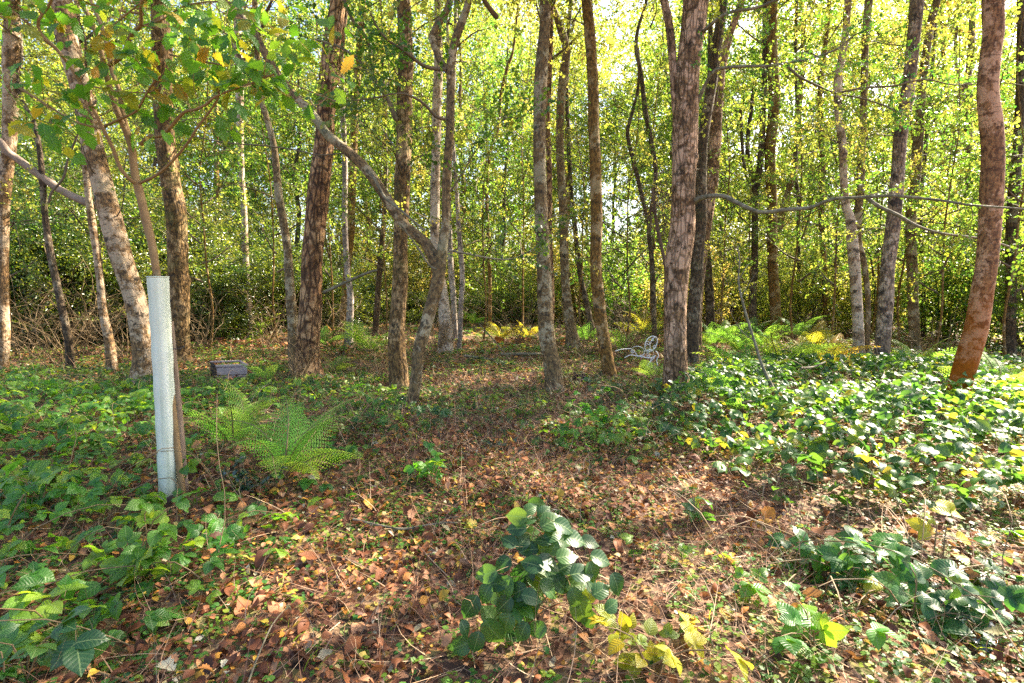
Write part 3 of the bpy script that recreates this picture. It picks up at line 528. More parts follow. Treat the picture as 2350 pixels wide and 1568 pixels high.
tree('orange stained birch leaning right, nearest trunk on the right side', V_((2187,952,50),(2201,894,58),(2220,824,61),(2240,754,60),(2252,684,59),(2263,613,56),(2271,527,56),(2276,457,60),(2278,351,58),(2274,281,60),(2267,211,54),(2271,140,51),(2280,70,53),(2279,0,55)), 'cherry', crown='n', low=0, rough=.025)
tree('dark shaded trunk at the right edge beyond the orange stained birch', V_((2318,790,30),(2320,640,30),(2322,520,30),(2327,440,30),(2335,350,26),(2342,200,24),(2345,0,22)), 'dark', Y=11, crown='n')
tree('unseen birch added past the right edge, its crown shading the lower right corner', V_((2950,880,46),(2945,600,44),(2950,300,42),(2955,0,40)), 'birch', Y=6.6, crown='t', ext=4, cs=.85, cz=5.4)  # not traced: unseen tree added so its crown shades the lower right
# ---------------------------------------------------------------- far trees, still one by one
SX = [-20, -17.5, -14.8, -12.5, -10.6, -8.8, -7, -5.2, -3.7, -2.1, -.4, 1.3, 3.1, 5, 6.7, 8.5, 10.4, 12.6, 14.9, 17.4, 20.2, 23, -23.5, 4, 9.5]
far_first = []
def far_tree(k):
    mb = MB(); r = np.random.default_rng(500+k); h = 13.5; z = np.linspace(-.2, h, 9); xy = np.cumsum(r.normal(0, .16, (9, 2)), 0); xy[0] = 0
    tube(mb, np.column_stack([xy, z]), np.linspace(.15, .02, 9), 9, .4, .08, seed=k); ob = empty('far_tree', (0, 0, 0), '', 'tree'); mb.build('trunk', [B['dark' if k % 2 else 'brown']], ob)
    c = link('crown', CROWN_DENSE[k % 3], ob, (float(xy[4, 0]), float(xy[4, 1]), 4.3)); return ob
protos = [far_tree(k) for k in range(3)]
for i, x in enumerate(SX):
    src = protos[i % 3]; o = src if i < 3 else copy_tree(src)
    Yf = [24, 30, 21, 34, 27][i % 5]+random.uniform(-1, 1); x = x*(Yf/26)
    o.location = (x, Yf, float(terrain(x, Yf))-.1); o.rotation_euler.z = i*1.9; s = random.uniform(.9, 1.2); o.scale = (s, s, s*random.uniform(.95, 1.1))
    [retint(q, ('canopy', 'canopy_green', 'canopy')[i % 3] if x > -6 else ('canopy_green', 'canopy_deep')[i % 2]) for q in o.children if q.name.startswith('crown')]
    o['label'] = 'slender far tree among sunlit yellow green leaves beyond the numbered trunks'.replace(' beyond the numbered trunks', ' at the back of the wood'); o['category'] = 'tree'; o['group'] = 'far trees at the back of the wood'
# ---------------------------------------------------------------- understorey bushes
def bush_mesh(name, H, Rad, n, lib, size, mat_leaf, stems=9, seed=0, bottom=.05):
    global rng
    keep = rng; rng = np.random.default_rng(seed); mb = MB(); T, D = [], []
    for s in range(stems):
        a = rng.uniform(0, 2*PI); lean = rng.uniform(.1, .8); q = branch_curve([rng.normal(0, .1), rng.normal(0, .1), -.1], [math.cos(a)*lean, math.sin(a)*lean, 1], H*rng.uniform(.6, 1), .1, 7, .14)
        tube(mb, q, np.linspace(.03, .006, len(q)), 5, .25, mat=1)
        for b in range(8):
            i = rng.integers(1, len(q)-1); a = rng.uniform(0, 2*PI); w = branch_curve(q[i], [math.cos(a), math.sin(a), rng.uniform(-.1, .6)], Rad*rng.uniform(.3, .9), 0, 4, .2); tube(mb, w, np.linspace(.009, .003, len(w)), 3, .3, mat=1)
            m = max(2, n//(stems*8)); kk = rng.uniform(.2, 1, m)*(len(w)-1); ii = np.minimum(kk.astype(int), len(w)-2); T.append(w[ii]+(w[ii+1]-w[ii])*(kk-ii)[:, None]+rng.normal(0, .13, (m, 3))); D.append(nrm(w[-1]-w[0])*.6+rand_unit(m)*.8)
    T = np.concatenate(T); D = np.concatenate(D); ok = T[:, 2] > bottom; scat_sprays(mb, T[ok], D[ok], size, lib, .5)
    o = mb.build(name, [mat_leaf, M['twig']]); rng = keep; me = o.data; bpy.data.objects.remove(o); return me
HOL = [bush_mesh('holly_bush', 4.2, 1.9, 1700, SPR_H, 1.25, M['holly'], 12, 300+i) for i in range(2)]
HAZ = [bush_mesh('young_broadleaf_bush', 4.0, 2.0, 560, SPR_R, 1.05, M['hazel'], 9, 310+i) for i in range(3)]
LOWB = [bush_mesh('low_bush', 1.5, 1.0, 330, SPR_R, .9, M['hazel'], 7, 330)]
def place(me, name, X, Y, s, label, cat, group, rz=None, sz=None):
    o = link(name, me, None, (X, Y, float(terrain(X, Y))-.03)); o.scale = (s, s, sz or s); o.rotation_euler.z = random.uniform(0, 6.28) if rz is None else rz
    return tag(o, label, cat, group)
for i, (x, Y, s, sz) in enumerate([(-60, 12.5, 1.05, 1.4), (60, 14.5, 1.1, 1.15), (160, 13, 1, .95), (270, 14.5, 1.05, 1.3), (360, 16, 1.05, 1.1), (450, 14.5, 1.0, .8), (520, 17, 1.1, 1.15), (610, 18, 1.1, .85), (690, 19, 1.1, .8), (770, 20.5, 1.0, .62), (980, 21.5, 1.0, .45), (1190, 22, 1.0, .4)]):
    p = at(x, 700, Y); place(HOL[i % 2], 'holly_bush', p[0], Y, s, 'dark glossy holly bush in the dense holly bank at the back left', 'bush', 'holly bushes at the back left', sz=sz)
for i, (x, Y, s, sz) in enumerate([(1040, 25, 1, 1.5), (1150, 24.5, 1.1, 1.2), (1250, 26, 1.2, 1.7), (1330, 21, .9, .9), (1420, 19, 1, 1.2), (1500, 23, 1.1, 1.6), (1600, 17.5, 1, .85), (1680, 20, 1.1, 1.3), (1770, 18.5, 1, .9), (1850, 16.5, 1, 1.1), (1920, 20, 1.1, 1.5), (2000, 16, 1, .85), (2090, 17, 1, 1.4), (2170, 14.5, 1, 1.0), (2260, 14, 1.05, 1.4), (2360, 12.5, 1, 1.15), (2440, 11, 1, 1.4), (380, 23, 1.1, 1.9), (150, 20, 1.1, 1.9), (620, 25, 1.1, 1.8), (830, 26, 1.2, 1.6), (-60, 17, 1.1, 2.1), (700, 22, 1, 1.3), (950, 23, 1, 1.2), (1200, 20, .9, .9), (260, 18, .9, 1.6), (500, 20, .9, 1.5), (1550, 20, 1, 1.0), (2050, 21, 1.1, 1.6), (1800, 23, 1.1, 1.6)]):
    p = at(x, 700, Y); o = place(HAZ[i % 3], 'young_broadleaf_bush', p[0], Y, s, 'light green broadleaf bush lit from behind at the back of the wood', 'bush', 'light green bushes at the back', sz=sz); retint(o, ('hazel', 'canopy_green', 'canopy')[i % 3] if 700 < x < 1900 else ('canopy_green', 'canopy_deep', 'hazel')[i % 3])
SAPL = [(30, 10.5, .75, 2.2), (240, 11.5, .8, 2.0), (470, 12, .9, 1.6), (640, 13, .85, 1.8), (760, 15, 1, 1.4), (880, 12.5, .8, 1.9), (1000, 15.5, 1, 1.3), (1105, 14, .9, 1.5), (1200, 16, 1.1, 1.2), (1340, 15, 1, 1.3), (1430, 12.5, .9, 1.5), (1500, 16, 1.1, 1.1), (1660, 13.5, .9, 1.4), (1705, 16, 1.1, 1.1), (1830, 13.5, 1, 1.3), (1910, 12, .85, 1.5), (2000, 14.5, 1.1, 1.2), (2080, 13, 1, 1.3), (2150, 11, .8, 1.4), (2240, 11.5, .95, 1.4), (2330, 9.5, .8, 1.5), (2380, 12, 1.1, 1.2)]
def saplings():
    mb = MB(); z = np.linspace(-.1, 8.2, 8); xy = np.cumsum(np.random.default_rng(9).normal(0, .07, (8, 2)), 0); tube(mb, np.column_stack([xy, z]), np.linspace(.03, .008, 8), 7, .3, .05); base = empty('understorey_sapling', (0, 0, 0), '', 'tree'); mb.build('trunk', [B['brown']], base); c = link('crown', CROWN_THIN[0], base, (0, 0, 1.7))
    for i, (x, Y, s, z0) in enumerate(SAPL):
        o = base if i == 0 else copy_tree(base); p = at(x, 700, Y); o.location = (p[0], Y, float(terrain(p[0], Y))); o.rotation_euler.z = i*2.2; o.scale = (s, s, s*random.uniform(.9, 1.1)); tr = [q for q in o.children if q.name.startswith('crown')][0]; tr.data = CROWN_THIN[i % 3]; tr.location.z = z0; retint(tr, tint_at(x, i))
        o['label'] = 'thin understorey sapling hung with light green leaves between the bigger trunks'; o['category'] = 'tree'; o['group'] = 'understorey saplings'
saplings()
def bare_shrubs():
    global rng
    mb = MB()
    for s in range(16):
        a = rng.uniform(0, 2*PI); q = branch_curve([rng.normal(0, .12), rng.normal(0, .12), -.05], [math.cos(a)*.6, math.sin(a)*.6, 1], rng.uniform(1.2, 2.6), -.3, 8, .22); tube(mb, q, np.linspace(.009, .002, len(q)), 4, .15)
        for b in range(6):
            i = rng.integers(1, len(q)-1); w = branch_curve(q[i], nrm(q[i+1]-q[i])*.5+rand_unit(1)[0]*.9, rng.uniform(.3, 1.1), -.4, 6, .3); tube(mb, w, np.linspace(.004, .0013, len(w)), 3, .1)
    o = mb.build('twiggy_shrub', [M['cane']]); me = o.data; bpy.data.objects.remove(o)
    for x, Y, s in [(60, 10.5, 1), (125, 9.6, .9), (190, 11, 1.1), (265, 10.5, .9), (450, 12, 1), (620, 13, 1), (760, 12.5, .9), (880, 8.2, .55), (960, 9, .6), (1010, 11, .9), (1190, 13, 1), (1345, 11, .8), (1440, 10.5, .9), (1850, 11, .6), (2160, 9, .6), (690, 7.6, .5), (1300, 7.3, .4)]:
        p = at(x, 700, Y); place(me, 'twiggy_shrub', p[0], Y, s, 'bare twiggy shrub of thin brown stems among the trunks', 'shrub', 'bare twiggy shrubs')
bare_shrubs()
# a far wood that closes the view
def far_wood():
    global rng
    n = 50000; Yd = rng.uniform(34, 48, n); X = rng.uniform(-1, 1, n)*Yd*1.25; Z = rng.beta(1.15, 1.4, n)*24
    keepm = (np.sin(X*.55+1)+np.sin(X*.23+Z*.4)+np.sin(Z*.7-X*.31+2)) > np.where((X > 0) & (Z > 4.5), -.7, -1.5)
    keepm |= Z < 4
    X, Yd, Z = X[keepm], Yd[keepm], Z[keepm]
    mb = MB(); T = np.column_stack([X, Yd, Z+.4]); scat_sprays(mb, T, rand_unit(len(T)), 2.5, SPR[:2], .8)
    tag(mb.build('distant_woodland', [M['canopy'], M['twig']]), 'sunlit yellow green leaves of the far wood filling the back of the picture', 'woodland', None, 'stuff')
far_wood()
# ---------------------------------------------------------------- density maps in picture space
def fan(n, y0=1.3, y1=14, p=1.0, xpad=.4):
    """points on the ground inside the view, density ~ 1/Y^(1-p)"""
    u = rng.random(n); e = 1+p; Y = (y0**e+u*(y1**e-y0**e))**(1/e) if e else y0*(y1/y0)**u
    X = rng.uniform(-1, 1, n)*(Y*1.06+xpad); return X, Y
def blobs(x, y, L):
    d = np.zeros_like(x)
    for bx, by, rx, ry, a in L: d = np.maximum(d, a*np.exp(-(((x-bx)/rx)**2+((y-by)/ry)**2)**1.5))
    return d
BR_LEFT = [(60, 1000, 300, 130, 1), (250, 960, 260, 80, .9), (600, 930, 260, 45, .6), (840, 940, 130, 50, .7), (450, 1020, 180, 60, .6), (720, 1060, 120, 45, .6), (1380, 1000, 150, 60, .5), (130, 1200, 230, 120, 1), (330, 1270, 240, 120, 1), (120, 1430, 240, 110, .95), (330, 1440, 120, 80, .6), (560, 1230, 150, 60, .5), (500, 1080, 100, 60, .4), (520, 910, 150, 40, .5), (20, 1300, 120, 200, .9)]
BR_RIGHT = [(1640, 930, 110, 60, .9), (1750, 960, 180, 70, 1), (1900, 1000, 220, 90, 1), (2100, 1020, 230, 100, 1), (2280, 1000, 180, 130, 1), (1850, 1060, 170, 70, .9), (2000, 1130, 200, 80, .8), (2180, 1130, 200, 80, .9), (2330, 1180, 120, 90, .9), (1700, 900, 200, 40, .8), (1950, 870, 300, 40, .8), (2250, 880, 200, 50, .8), (2050, 1220, 170, 50, .6), (1650, 1010, 110, 60, .8), (1560, 970, 80, 50, .7)]
BR_BOT = [(2000, 1330, 220, 70, .6), (2200, 1400, 200, 90, .7), (1860, 1290, 110, 50, .5), (2320, 1350, 90, 80, .6)]
BR_ANY = BR_LEFT+BR_RIGHT+BR_BOT
# ---------------------------------------------------------------- leaf litter
def litter():
    mb = MB()
    ov = [leaf_outline([0, .2, .3, .34, .3, .17, .02], .25, .25*s, 0, c, 5+i) for i, (s, c) in enumerate([(1, .15), (-1, .1), (.3, -.25), (1.4, .3), (-.6, -.1)])]
    oak = [leaf_outline(OAK, .2+.1*i, .2, 0, .1*i-.05, 30+i) for i in range(3)]
    rag = [leaf_outline([.02, .25, .16, .38, .3, .41, .22, .12, 0], .35, .4, .03, .2, 40), leaf_outline([.02, .15, .36, .25, .3, .1, 0], -.3, -.3, .03, .25, 41)]
    tp = [leafT(t) for t in ov+oak+rag]; cheap = [leafT(leaf_simple(.36, .2, .1)), leafT(leaf_simple(.3, -.2, .15))]
    def put(n, y0, y1, p, size, lib):
        X, Y = fan(n, y0, y1, p); x, y = proj(X, Y); dens = 1-.55*blobs(x, y, BR_ANY)
        nz = np.sin(X*2.1+.5)*np.sin(Y*1.9+1)+np.sin(X*.9-Y*1.3); ok = rng.random(len(X)) < dens*np.clip(.75+.25*nz, .25, 1)
        X, Y = X[ok], Y[ok]; n = len(X); Z = terrain(X, Y)+rng.random(n)**1.7*.035+.006
        R = rand_frames(n, .42); sc = size*rng.lognormal(-.05, .42, n); a = rng.random(n); k = rng.integers(0, len(lib), n); T = np.column_stack([X, Y, Z])
        for i, t in enumerate(lib): w = k == i; mb.scatter(t, T[w], R[w], sc[w], a[w])
    put(33000, 1.3, 5.2, .75, .036, tp); put(46000, 5, 14, .8, .046, cheap); put(22000, 13, 30, 1, .13, cheap)
    tag(mb.build('leaf_litter', [M['litter']]), 'brown orange and tan fallen leaves covering the woodland floor', 'leaf litter', None, 'stuff')
litter()
# ---------------------------------------------------------------- dry stems, grass
def strands(name, n, y0, y1, p, Lr, w, mt, densf, lie=.75, label='', cat='grass', seg=4, arch=.5, patchy=.0):
    X, Y = fan(n, y0, y1, p); x, y = proj(X, Y); ok = rng.random(n) < densf(x, y, X, Y); X, Y = X[ok], Y[ok]; n = len(X)
    L = rng.uniform(*Lr, n); az = rng.uniform(0, 2*PI, n); el = np.where(rng.random(n) < lie, rng.normal(.12, .15, n), rng.uniform(.5, 1.4, n)); d = np.stack([np.cos(az)*np.cos(el), np.sin(az)*np.cos(el), np.sin(el)], 1)
    P0 = np.column_stack([X, Y, terrain(X, Y)+rng.random(n)*.03]); side = nrm(np.cross(d, np.array([0, 0, 1.0])+rng.normal(size=(n, 3))*.5)); bend = rng.normal(size=(n, 3))*.8; bend[:, 2] -= arch*np.sin(el)
    Vv = np.zeros((n, (seg+1)*2, 3)); p_ = P0.copy(); dd = d.copy(); ww = w*rng.uniform(.6, 1.4, n)*(1+Y*.12)
    for s in range(seg+1):
        t = s/seg; Vv[:, 2*s] = p_-side*(ww*(1-.8*t)*.5)[:, None]; Vv[:, 2*s+1] = p_+side*(ww*(1-.8*t)*.5)[:, None]; dd = nrm(dd+bend/seg); p_ = p_+dd*(L/seg)[:, None]
        g = terrain(p_[:, 0], p_[:, 1])+.004; p_[:, 2] = np.maximum(p_[:, 2], g)
    f = np.array([[2*s, 2*s+1, 2*s+3, 2*s+2] for s in range(seg)]); FF = (f[None]+(np.arange(n)*(seg+1)*2)[:, None, None]).reshape(-1, 4)
    mb = MB(); mb.add(Vv.reshape(-1, 3), FF, 0, np.repeat(rng.random(n), seg)); tag(mb.build(name, [M[mt]]), label, cat, None, 'stuff')
DRY = [(1720, 1210, 170, 130, 1), (1560, 1420, 260, 160, 1), (1200, 1300, 200, 120, .6), (1800, 1450, 200, 120, .8), (1120, 1000, 200, 70, .7), (830, 960, 140, 60, 1), (1330, 920, 120, 50, .8), (1100, 860, 220, 40, 1), (1150, 1110, 300, 60, .7), (880, 1480, 300, 90, .5), (620, 1010, 120, 80, .5), (1650, 1130, 100, 60, .9)]
strands('dry_grass', 52000, 1.3, 8, .5, (.12, .38), .0027, 'straw', lambda x, y, X, Y: .3+.75*blobs(x, y, DRY), .8, 'pinkish tan dry grass and dead stems matted over the woodland floor')
strands('dry_brush', 26000, 5, 20, .9, (.15, .6), .003, 'straw', lambda x, y, X, Y: .25+.8*blobs(x, y, DRY), .6, 'tangled dead stems around the trunk bases in the middle distance', 'dead stems')
GRN = [(650, 1500, 200, 120, .7), (930, 1180, 240, 110, .6), (1150, 1220, 200, 100, .6), (700, 1250, 150, 80, .6), (1250, 860, 200, 50, .5), (1650, 1330, 150, 60, .6), (1700, 1510, 160, 60, .8), (1250, 1530, 120, 60, .5)]
strands('green_grass', 7000, 1.3, 9, .5, (.05, .16), .0032, 'grass', lambda x, y, X, Y: .12+.7*blobs(x, y, GRN), .2, 'thin green grass blades growing through the fallen leaves')
def seedlings():
    mb = MB(); r_ = np.random.default_rng(5); tps = []
    for k in range(4):
        parts = []
        for j in range(r_.integers(3, 7)):
            a = r_.uniform(0, 6.28); R = rotz(a)@rotx(r_.uniform(-.5, .2)); V, f, uv = xf(leaf_simple(.42, .05, 0), R, np.array([0, 0, r_.uniform(.4, 1.5)])+R@np.array([0, r_.uniform(0, .8), 0]), r_.uniform(.7, 1.2)); parts.append((V, f, uv, r_.normal(0, .1)))
        tps.append([merge(parts, 0)])
    for n, y0, y1, size in ((14000, 1.3, 5, .018), (15000, 4.5, 12, .033), (12000, 11, 24, .06)):
        X, Y = fan(n, y0, y1, .7); x, y = proj(X, Y); d = .3+.6*(np.sin(X*1.7+2)*np.sin(Y*2.2+.4) > 0)-.25*(blobs(x, y, DRY) > .6); ok = rng.random(n) < d; X, Y = X[ok], Y[ok]; n = len(X)
        T = np.column_stack([X, Y, terrain(X, Y)]); R = rand_frames(n, .2); R = np.stack([rotz(a) for a in rng.uniform(0, 6.28, n)]); k = rng.integers(0, 4, n); sc = size*rng.uniform(.6, 1.6, n); a = rng.random(n)
        for i in range(4): w = k == i; mb.scatter(tps[i], T[w], R[w], sc[w], a[w])
    tag(mb.build('ground_cover', [M['clover']]), 'small round green seedling leaves dotted through the fallen leaves', 'ground cover', None, 'stuff')
seedlings()
# ---------------------------------------------------------------- brambles
CH = [compound(True, 3, 1), compound(True, 3, 2), compound(True, 5, 3), compound(True, 3, 4), compound(True, 1, 5)]
CM = [compound(False, 3, 11), compound(False, 3, 12), compound(False, 5, 13), compound(False, 3, 14), compound(False, 3, 15)]
def scat_comp(mb, T, R, sc, hi=True):
    lib = CH if hi else CM; k = rng.choice(len(lib), len(T), p=[.3, .25, .15, .2, .1]); a = rng.random(len(T))
    for i in range(len(lib)): w = k == i; mb.scatter(lib[i], T[w], R[w], sc[w], a[w])
CLEAR = [(620, 1030, 230, 95), (520, 862, 75, 26), (1480, 850, 50, 40)]     # the ferns, the plank box and the wire chair stand clear of the brambles
def bramble_field(name, n, blob, y0, y1, hgt, size, mt, label, hi_d=5.0, tilt=.4, toward=(.35, .1)):
    X, Y = fan(n, y0, y1, .85); x, y = proj(X, Y); d = blobs(x, y, blob)
    for cx_, cy_, rx_, ry_ in CLEAR: d = d*(1-.92*np.exp(-(((x-cx_)/rx_)**2+((y-cy_)/ry_)**2)**2))
    ok = rng.random(len(X)) < np.clip(d, 0, 1); X, Y, d = X[ok], Y[ok], d[ok]; n = len(X)
    Z = terrain(X, Y)+(.25+.75*rng.random(n)**.7)*hgt*np.clip(d*1.15, .3, 1)*(.75+.25*np.sin(X*2.3)*np.sin(Y*1.9)); az = rng.uniform(0, 2*PI, n)
    dd = np.stack([np.cos(az), np.sin(az), rng.normal(-.15, .3, n)], 1); up = nrm(np.array([toward[0]*.3, toward[1]-.35, 1.0])+rng.normal(size=(n, 3))*tilt); R = frame(dd, up); T = np.column_stack([X, Y, Z]); sc = size*rng.uniform(.6, 1.25, n); mb = MB(); near = Y < hi_d
    scat_comp(mb, T[near], R[near], sc[near], True); scat_comp(mb, T[~near], R[~near], sc[~near]*1.05, False)
    for i in rng.choice(n, min(n, 150), replace=False):    # arching canes
        q = branch_curve([X[i], Y[i], float(terrain(X[i], Y[i]))], [rng.normal(), rng.normal(), 1.3], rng.uniform(.4, 1.2), -2.0, 7, .15); tube(mb, q, np.linspace(.0035, .0018, len(q)), 4, .08, mat=1)
    return tag(mb.build(name, [M[mt], M['cane']]), label, 'brambles', None, 'stuff')
bramble_field('bramble_thicket', 19000, BR_RIGHT, 3.0, 11, .56, .085, 'bramble', 'dense bramble thicket with glossy leaves shining white in the sun on the right', 5.5, .42)
bramble_field('bramble_undergrowth', 13000, BR_LEFT, 1.5, 9, .34, .076, 'bramble_l', 'fresh green bramble leaves spreading over the ground at the left', 4.5, .35)
bramble_field('bramble_carpet', 1300, BR_BOT, 1.6, 4, .24, .1, 'bramble', 'loose low bramble leaves trailing over dry grass at the lower right', 4.5, .35)
def bush_bramble(x, y, spread, hgt, nl, size, mt, label, lean=(0, 0), canes=6, group='bramble plants', Lc=None, hi=True, name='bramble_plant'):
    g = gnd(x, y); org = np.array([g[0], g[1], float(terrain(g[0], g[1]))]); root = empty(name, Vector(org), label, 'bramble', group); st = MB(); fo = MB(); T, D = [], []
    for c in range(canes):
        a = rng.uniform(0, 2*PI); r0 = rng.uniform(.3, 1)*spread; end = np.array([math.cos(a)*r0+lean[0], math.sin(a)*r0*.7+lean[1], hgt*rng.uniform(.35, 1)]); mid = end*np.array([.45, .45, .85]); p0 = np.array([rng.normal(0, .03), rng.normal(0, .03), -.03])
        q, rr = smooth_path([p0, mid, end], [.004, .003, .0015], .05); tube(st, q, rr, 5, resample=False)
        m = max(2, nl//canes); k = np.linspace(len(q)*.3, len(q)-1, m).astype(int); T.append(q[k]); out = nrm(q[k]-p0*0)*.6+rand_unit(m)*.9; out[:, 2] *= .5; D.append(out)
    T = np.concatenate(T); D = np.concatenate(D); up = nrm(np.array([.05, -.5, 1.0])+rng.normal(size=(len(T), 3))*.28); scat_comp(fo, T, frame(D, up), 1.12*size*rng.uniform(.6, 1.2, len(T)), hi)
    st.build('stems', [M['cane']], root); fo.build('foliage', [M[mt], M['cane']], root); return root
def centre_bush():
    P_ = [(1300,480,1.1),(1300,560,1),(1390,500,.9),(1400,590,1),(1440,400,.9),(1540,510,1.3),(1620,550,1.1),(1500,690,1.3),(1520,790,1.2),(1640,740,1.1),(1690,630,1.2),(1790,650,1),(1600,640,1),(1330,870,1.4),(1400,790,1.1),(1440,930,1.3),(1210,800,1),(1100,860,1.1),(1170,920,1.1),(1100,990,1),(1000,1080,1.2),(1130,1120,1.3),(1160,1240,1.4),(1240,1180,1.1),(1390,1100,1.2),(1300,1070,1.1),(1410,1010,1),(1520,960,1.1),(1340,1240,1),(1430,1220,1),(930,1330,1.1),(1040,1310,1),(970,1220,.8),(1740,850,1.2),(1800,940,1),(1700,930,1.1),(1600,930,1.1),(1960,930,1.1),(1860,960,1),(1730,1100,1.4),(1780,1160,1),(1690,1020,1),(1860,760,1.1),(1830,720,.9),(1930,1060,.8),(1640,800,1),(1250,640,.9),(1470,640,1),(1350,640,1),(1230,960,1.2),(1300,980,1.1),(1480,860,1.1),(1560,860,1),(1800,850,1),(1400,430,.8),(1490,450,.9),(1550,600,1),(1380,700,1),(1220,1060,1),(1180,1010,1)]
    g = gnd(1215, 1490); Y0 = g[1]; org = np.array([g[0], Y0, float(terrain(g[0], Y0))]); root = empty('bramble_plant', Vector(org), 'large leafy bramble rising from sunlit dry grass at the bottom centre', 'bramble', 'bramble plants'); fo = MB(); st = MB(); ends = []
    lib = [leafT(bramble_leaflet(True, 90+i)) for i in range(4)]; cx, cy = 1400, 850
    for x, y, s in P_:
        X, Y = 726+.352*x, 1016+.352*y; up = (1300-y)/900; dpt = Y0-.08+.22*up+rng.normal(0, .03); p = at(X, Y, dpt)-org; p[2] = max(p[2], .03)
        a = math.atan2(-(y-cy), x-cx)+rng.normal(0, .7); d = np.array([[math.cos(a), .25*math.sin(a), .55*math.sin(a)-.3]]); n_ = nrm(np.array([[.12, -.85, .9]])+rng.normal(size=(1, 3))*.3); R = frame(nrm(d), n_); L_ = .084*s; i = rng.integers(0, 4)
        fo.scatter(lib[i], (p-R[0][:, 1]*L_*.5)[None], R, np.array([L_]), np.array([rng.random()**1.3*.9])); ends.append(p-R[0][:, 1]*L_*.5)
    ends = np.array(ends); stems = []
    for ex, ey in [(1440, 480), (1800, 800), (1150, 1080), (1400, 1150), (1750, 1050), (1000, 1250)]:
        e = at(726+.352*ex, 1016+.352*ey, Y0+.02+.15*(1300-ey)/900)-org; b = at(726+.352*1330, 1016+.352*1150, Y0)-org if ey < 1100 else np.array([0, 0, .1]); q = [np.array([0, 0, -.03]), b*.6, (b+e)/2+np.array([0, .01, .02]), e]; C = tube(st, q, [.004, .0035, .0028, .0015], 6, .02, .05); stems.append(C)
    A_ = np.concatenate(stems)
    for e in ends: k = int(np.argmin(np.linalg.norm(A_-e, axis=1)+rng.random(len(A_))*.01)); tube(st, [A_[k], (A_[k]+e)/2+np.array([0, 0, .012]), e], [.0014, .0012, .001], 4, .03)
    st.build('stems', [M['cane']], root); fo.build('foliage', [M['bramble']], root)
centre_bush()
bramble_field('weed_undergrowth', 34000, [(700, 900, 260, 60, .6), (1000, 940, 220, 60, .5), (1400, 920, 200, 60, .5), (520, 880, 160, 50, .7), (850, 970, 180, 60, .6), (1250, 1010, 300, 60, .35), (900, 1060, 500, 60, .25), (1600, 880, 120, 50, .6), (250, 880, 260, 40, .7), (1100, 850, 300, 30, .35)], 4.5, 14, .28, .05, 'nettle', 'knee high mixed green weeds between the trunks in the middle distance', 1, .5)
bush_bramble(1130, 1490, .1, .2, 5, .075, 'bramble_l', 'small bright bramble shoot at the left foot of the large centre bramble', (0, 0), 2)
bush_bramble(1510, 1560, .3, .17, 20, .07, 'bramble_y', 'low yellow green bramble on the sunlit patch at the bottom edge', (0, .05), 5)
bush_bramble(1690, 1390, .1, .2, 5, .075, 'bramble_l', 'single pale green bramble sprig alone on the dry grass', (0, 0), 1)
bush_bramble(1590, 1190, .14, .2, 10, .07, 'bramble', 'small dark bramble in the dry grass left of the right hand thicket', (0, 0), 3)
bush_bramble(1000, 1115, .28, .2, 20, .065, 'bramble_l', 'bramble patch by the lying stick in the middle of the floor', (0, 0), 5)
bush_bramble(975, 985, .22, .34, 15, .07, 'bramble', 'blue green bramble at the foot of the forked tree', (.05, -.1), 4)
bush_bramble(1385, 985, .42, .38, 38, .07, 'bramble_l', 'wide bramble patch in front of the smooth orange brown trunk', (0, 0), 8)
bush_bramble(1400, 915, .38, .25, 34, .065, 'bramble', 'dark bramble beside the black charred heap', (0, 0), 6)
bush_bramble(1900, 1330, .3, .26, 26, .08, 'bramble', 'bramble with white shining leaves trailing down onto the dry grass', (.1, 0), 6)
bush_bramble(2110, 1440, .3, .24, 22, .085, 'bramble', 'dark green bramble runner of large leaves at the lower right', (.1, 0), 5)
bush_bramble(1870, 1520, .25, .18, 14, .075, 'bramble_l', 'bramble with bright edged leaves near the bottom right of the sunny patch', (0, 0), 4)
bush_bramble(2150, 1275, .1, .22, 6, .08, 'bramble_y', 'yellow bramble sprig at the lower edge of the thicket', (0, 0), 2)
bush_bramble(1995, 1120, .08, .4, 5, .075, 'bramble_y', 'yellow bramble sprig standing up out of the shining thicket', (0, 0), 2)
bush_bramble(770, 1075, .2, .2, 16, .065, 'bramble_l', 'round leaved bramble beyond the green fern', (0, 0), 4)
bush_bramble(90, 1190, .3, .36, 28, .085, 'bramble_l', 'broad leaved bramble with a thin bare cane at the left edge', (0, 0), 6)
bush_bramble(330, 1330, .2, .42, 22, .075, 'bramble_l', 'pale topped bramble standing in front of the white tube', (0, 0), 5)
bush_bramble(60, 1540, .2, .24, 15, .09, 'bramble', 'large dark bramble leaves in the bottom left corner', (0, 0), 4)
bush_bramble(420, 1130, .14, .4, 9, .085, 'bramble_l', 'bramble spray crossing the lower end of the white tube', (-.05, -.12), 3)
bush_bramble(1500, 1300, .13, .12, 7, .065, 'bramble_l', 'little bramble tuft above the large centre bramble on its right', (0, 0), 3)
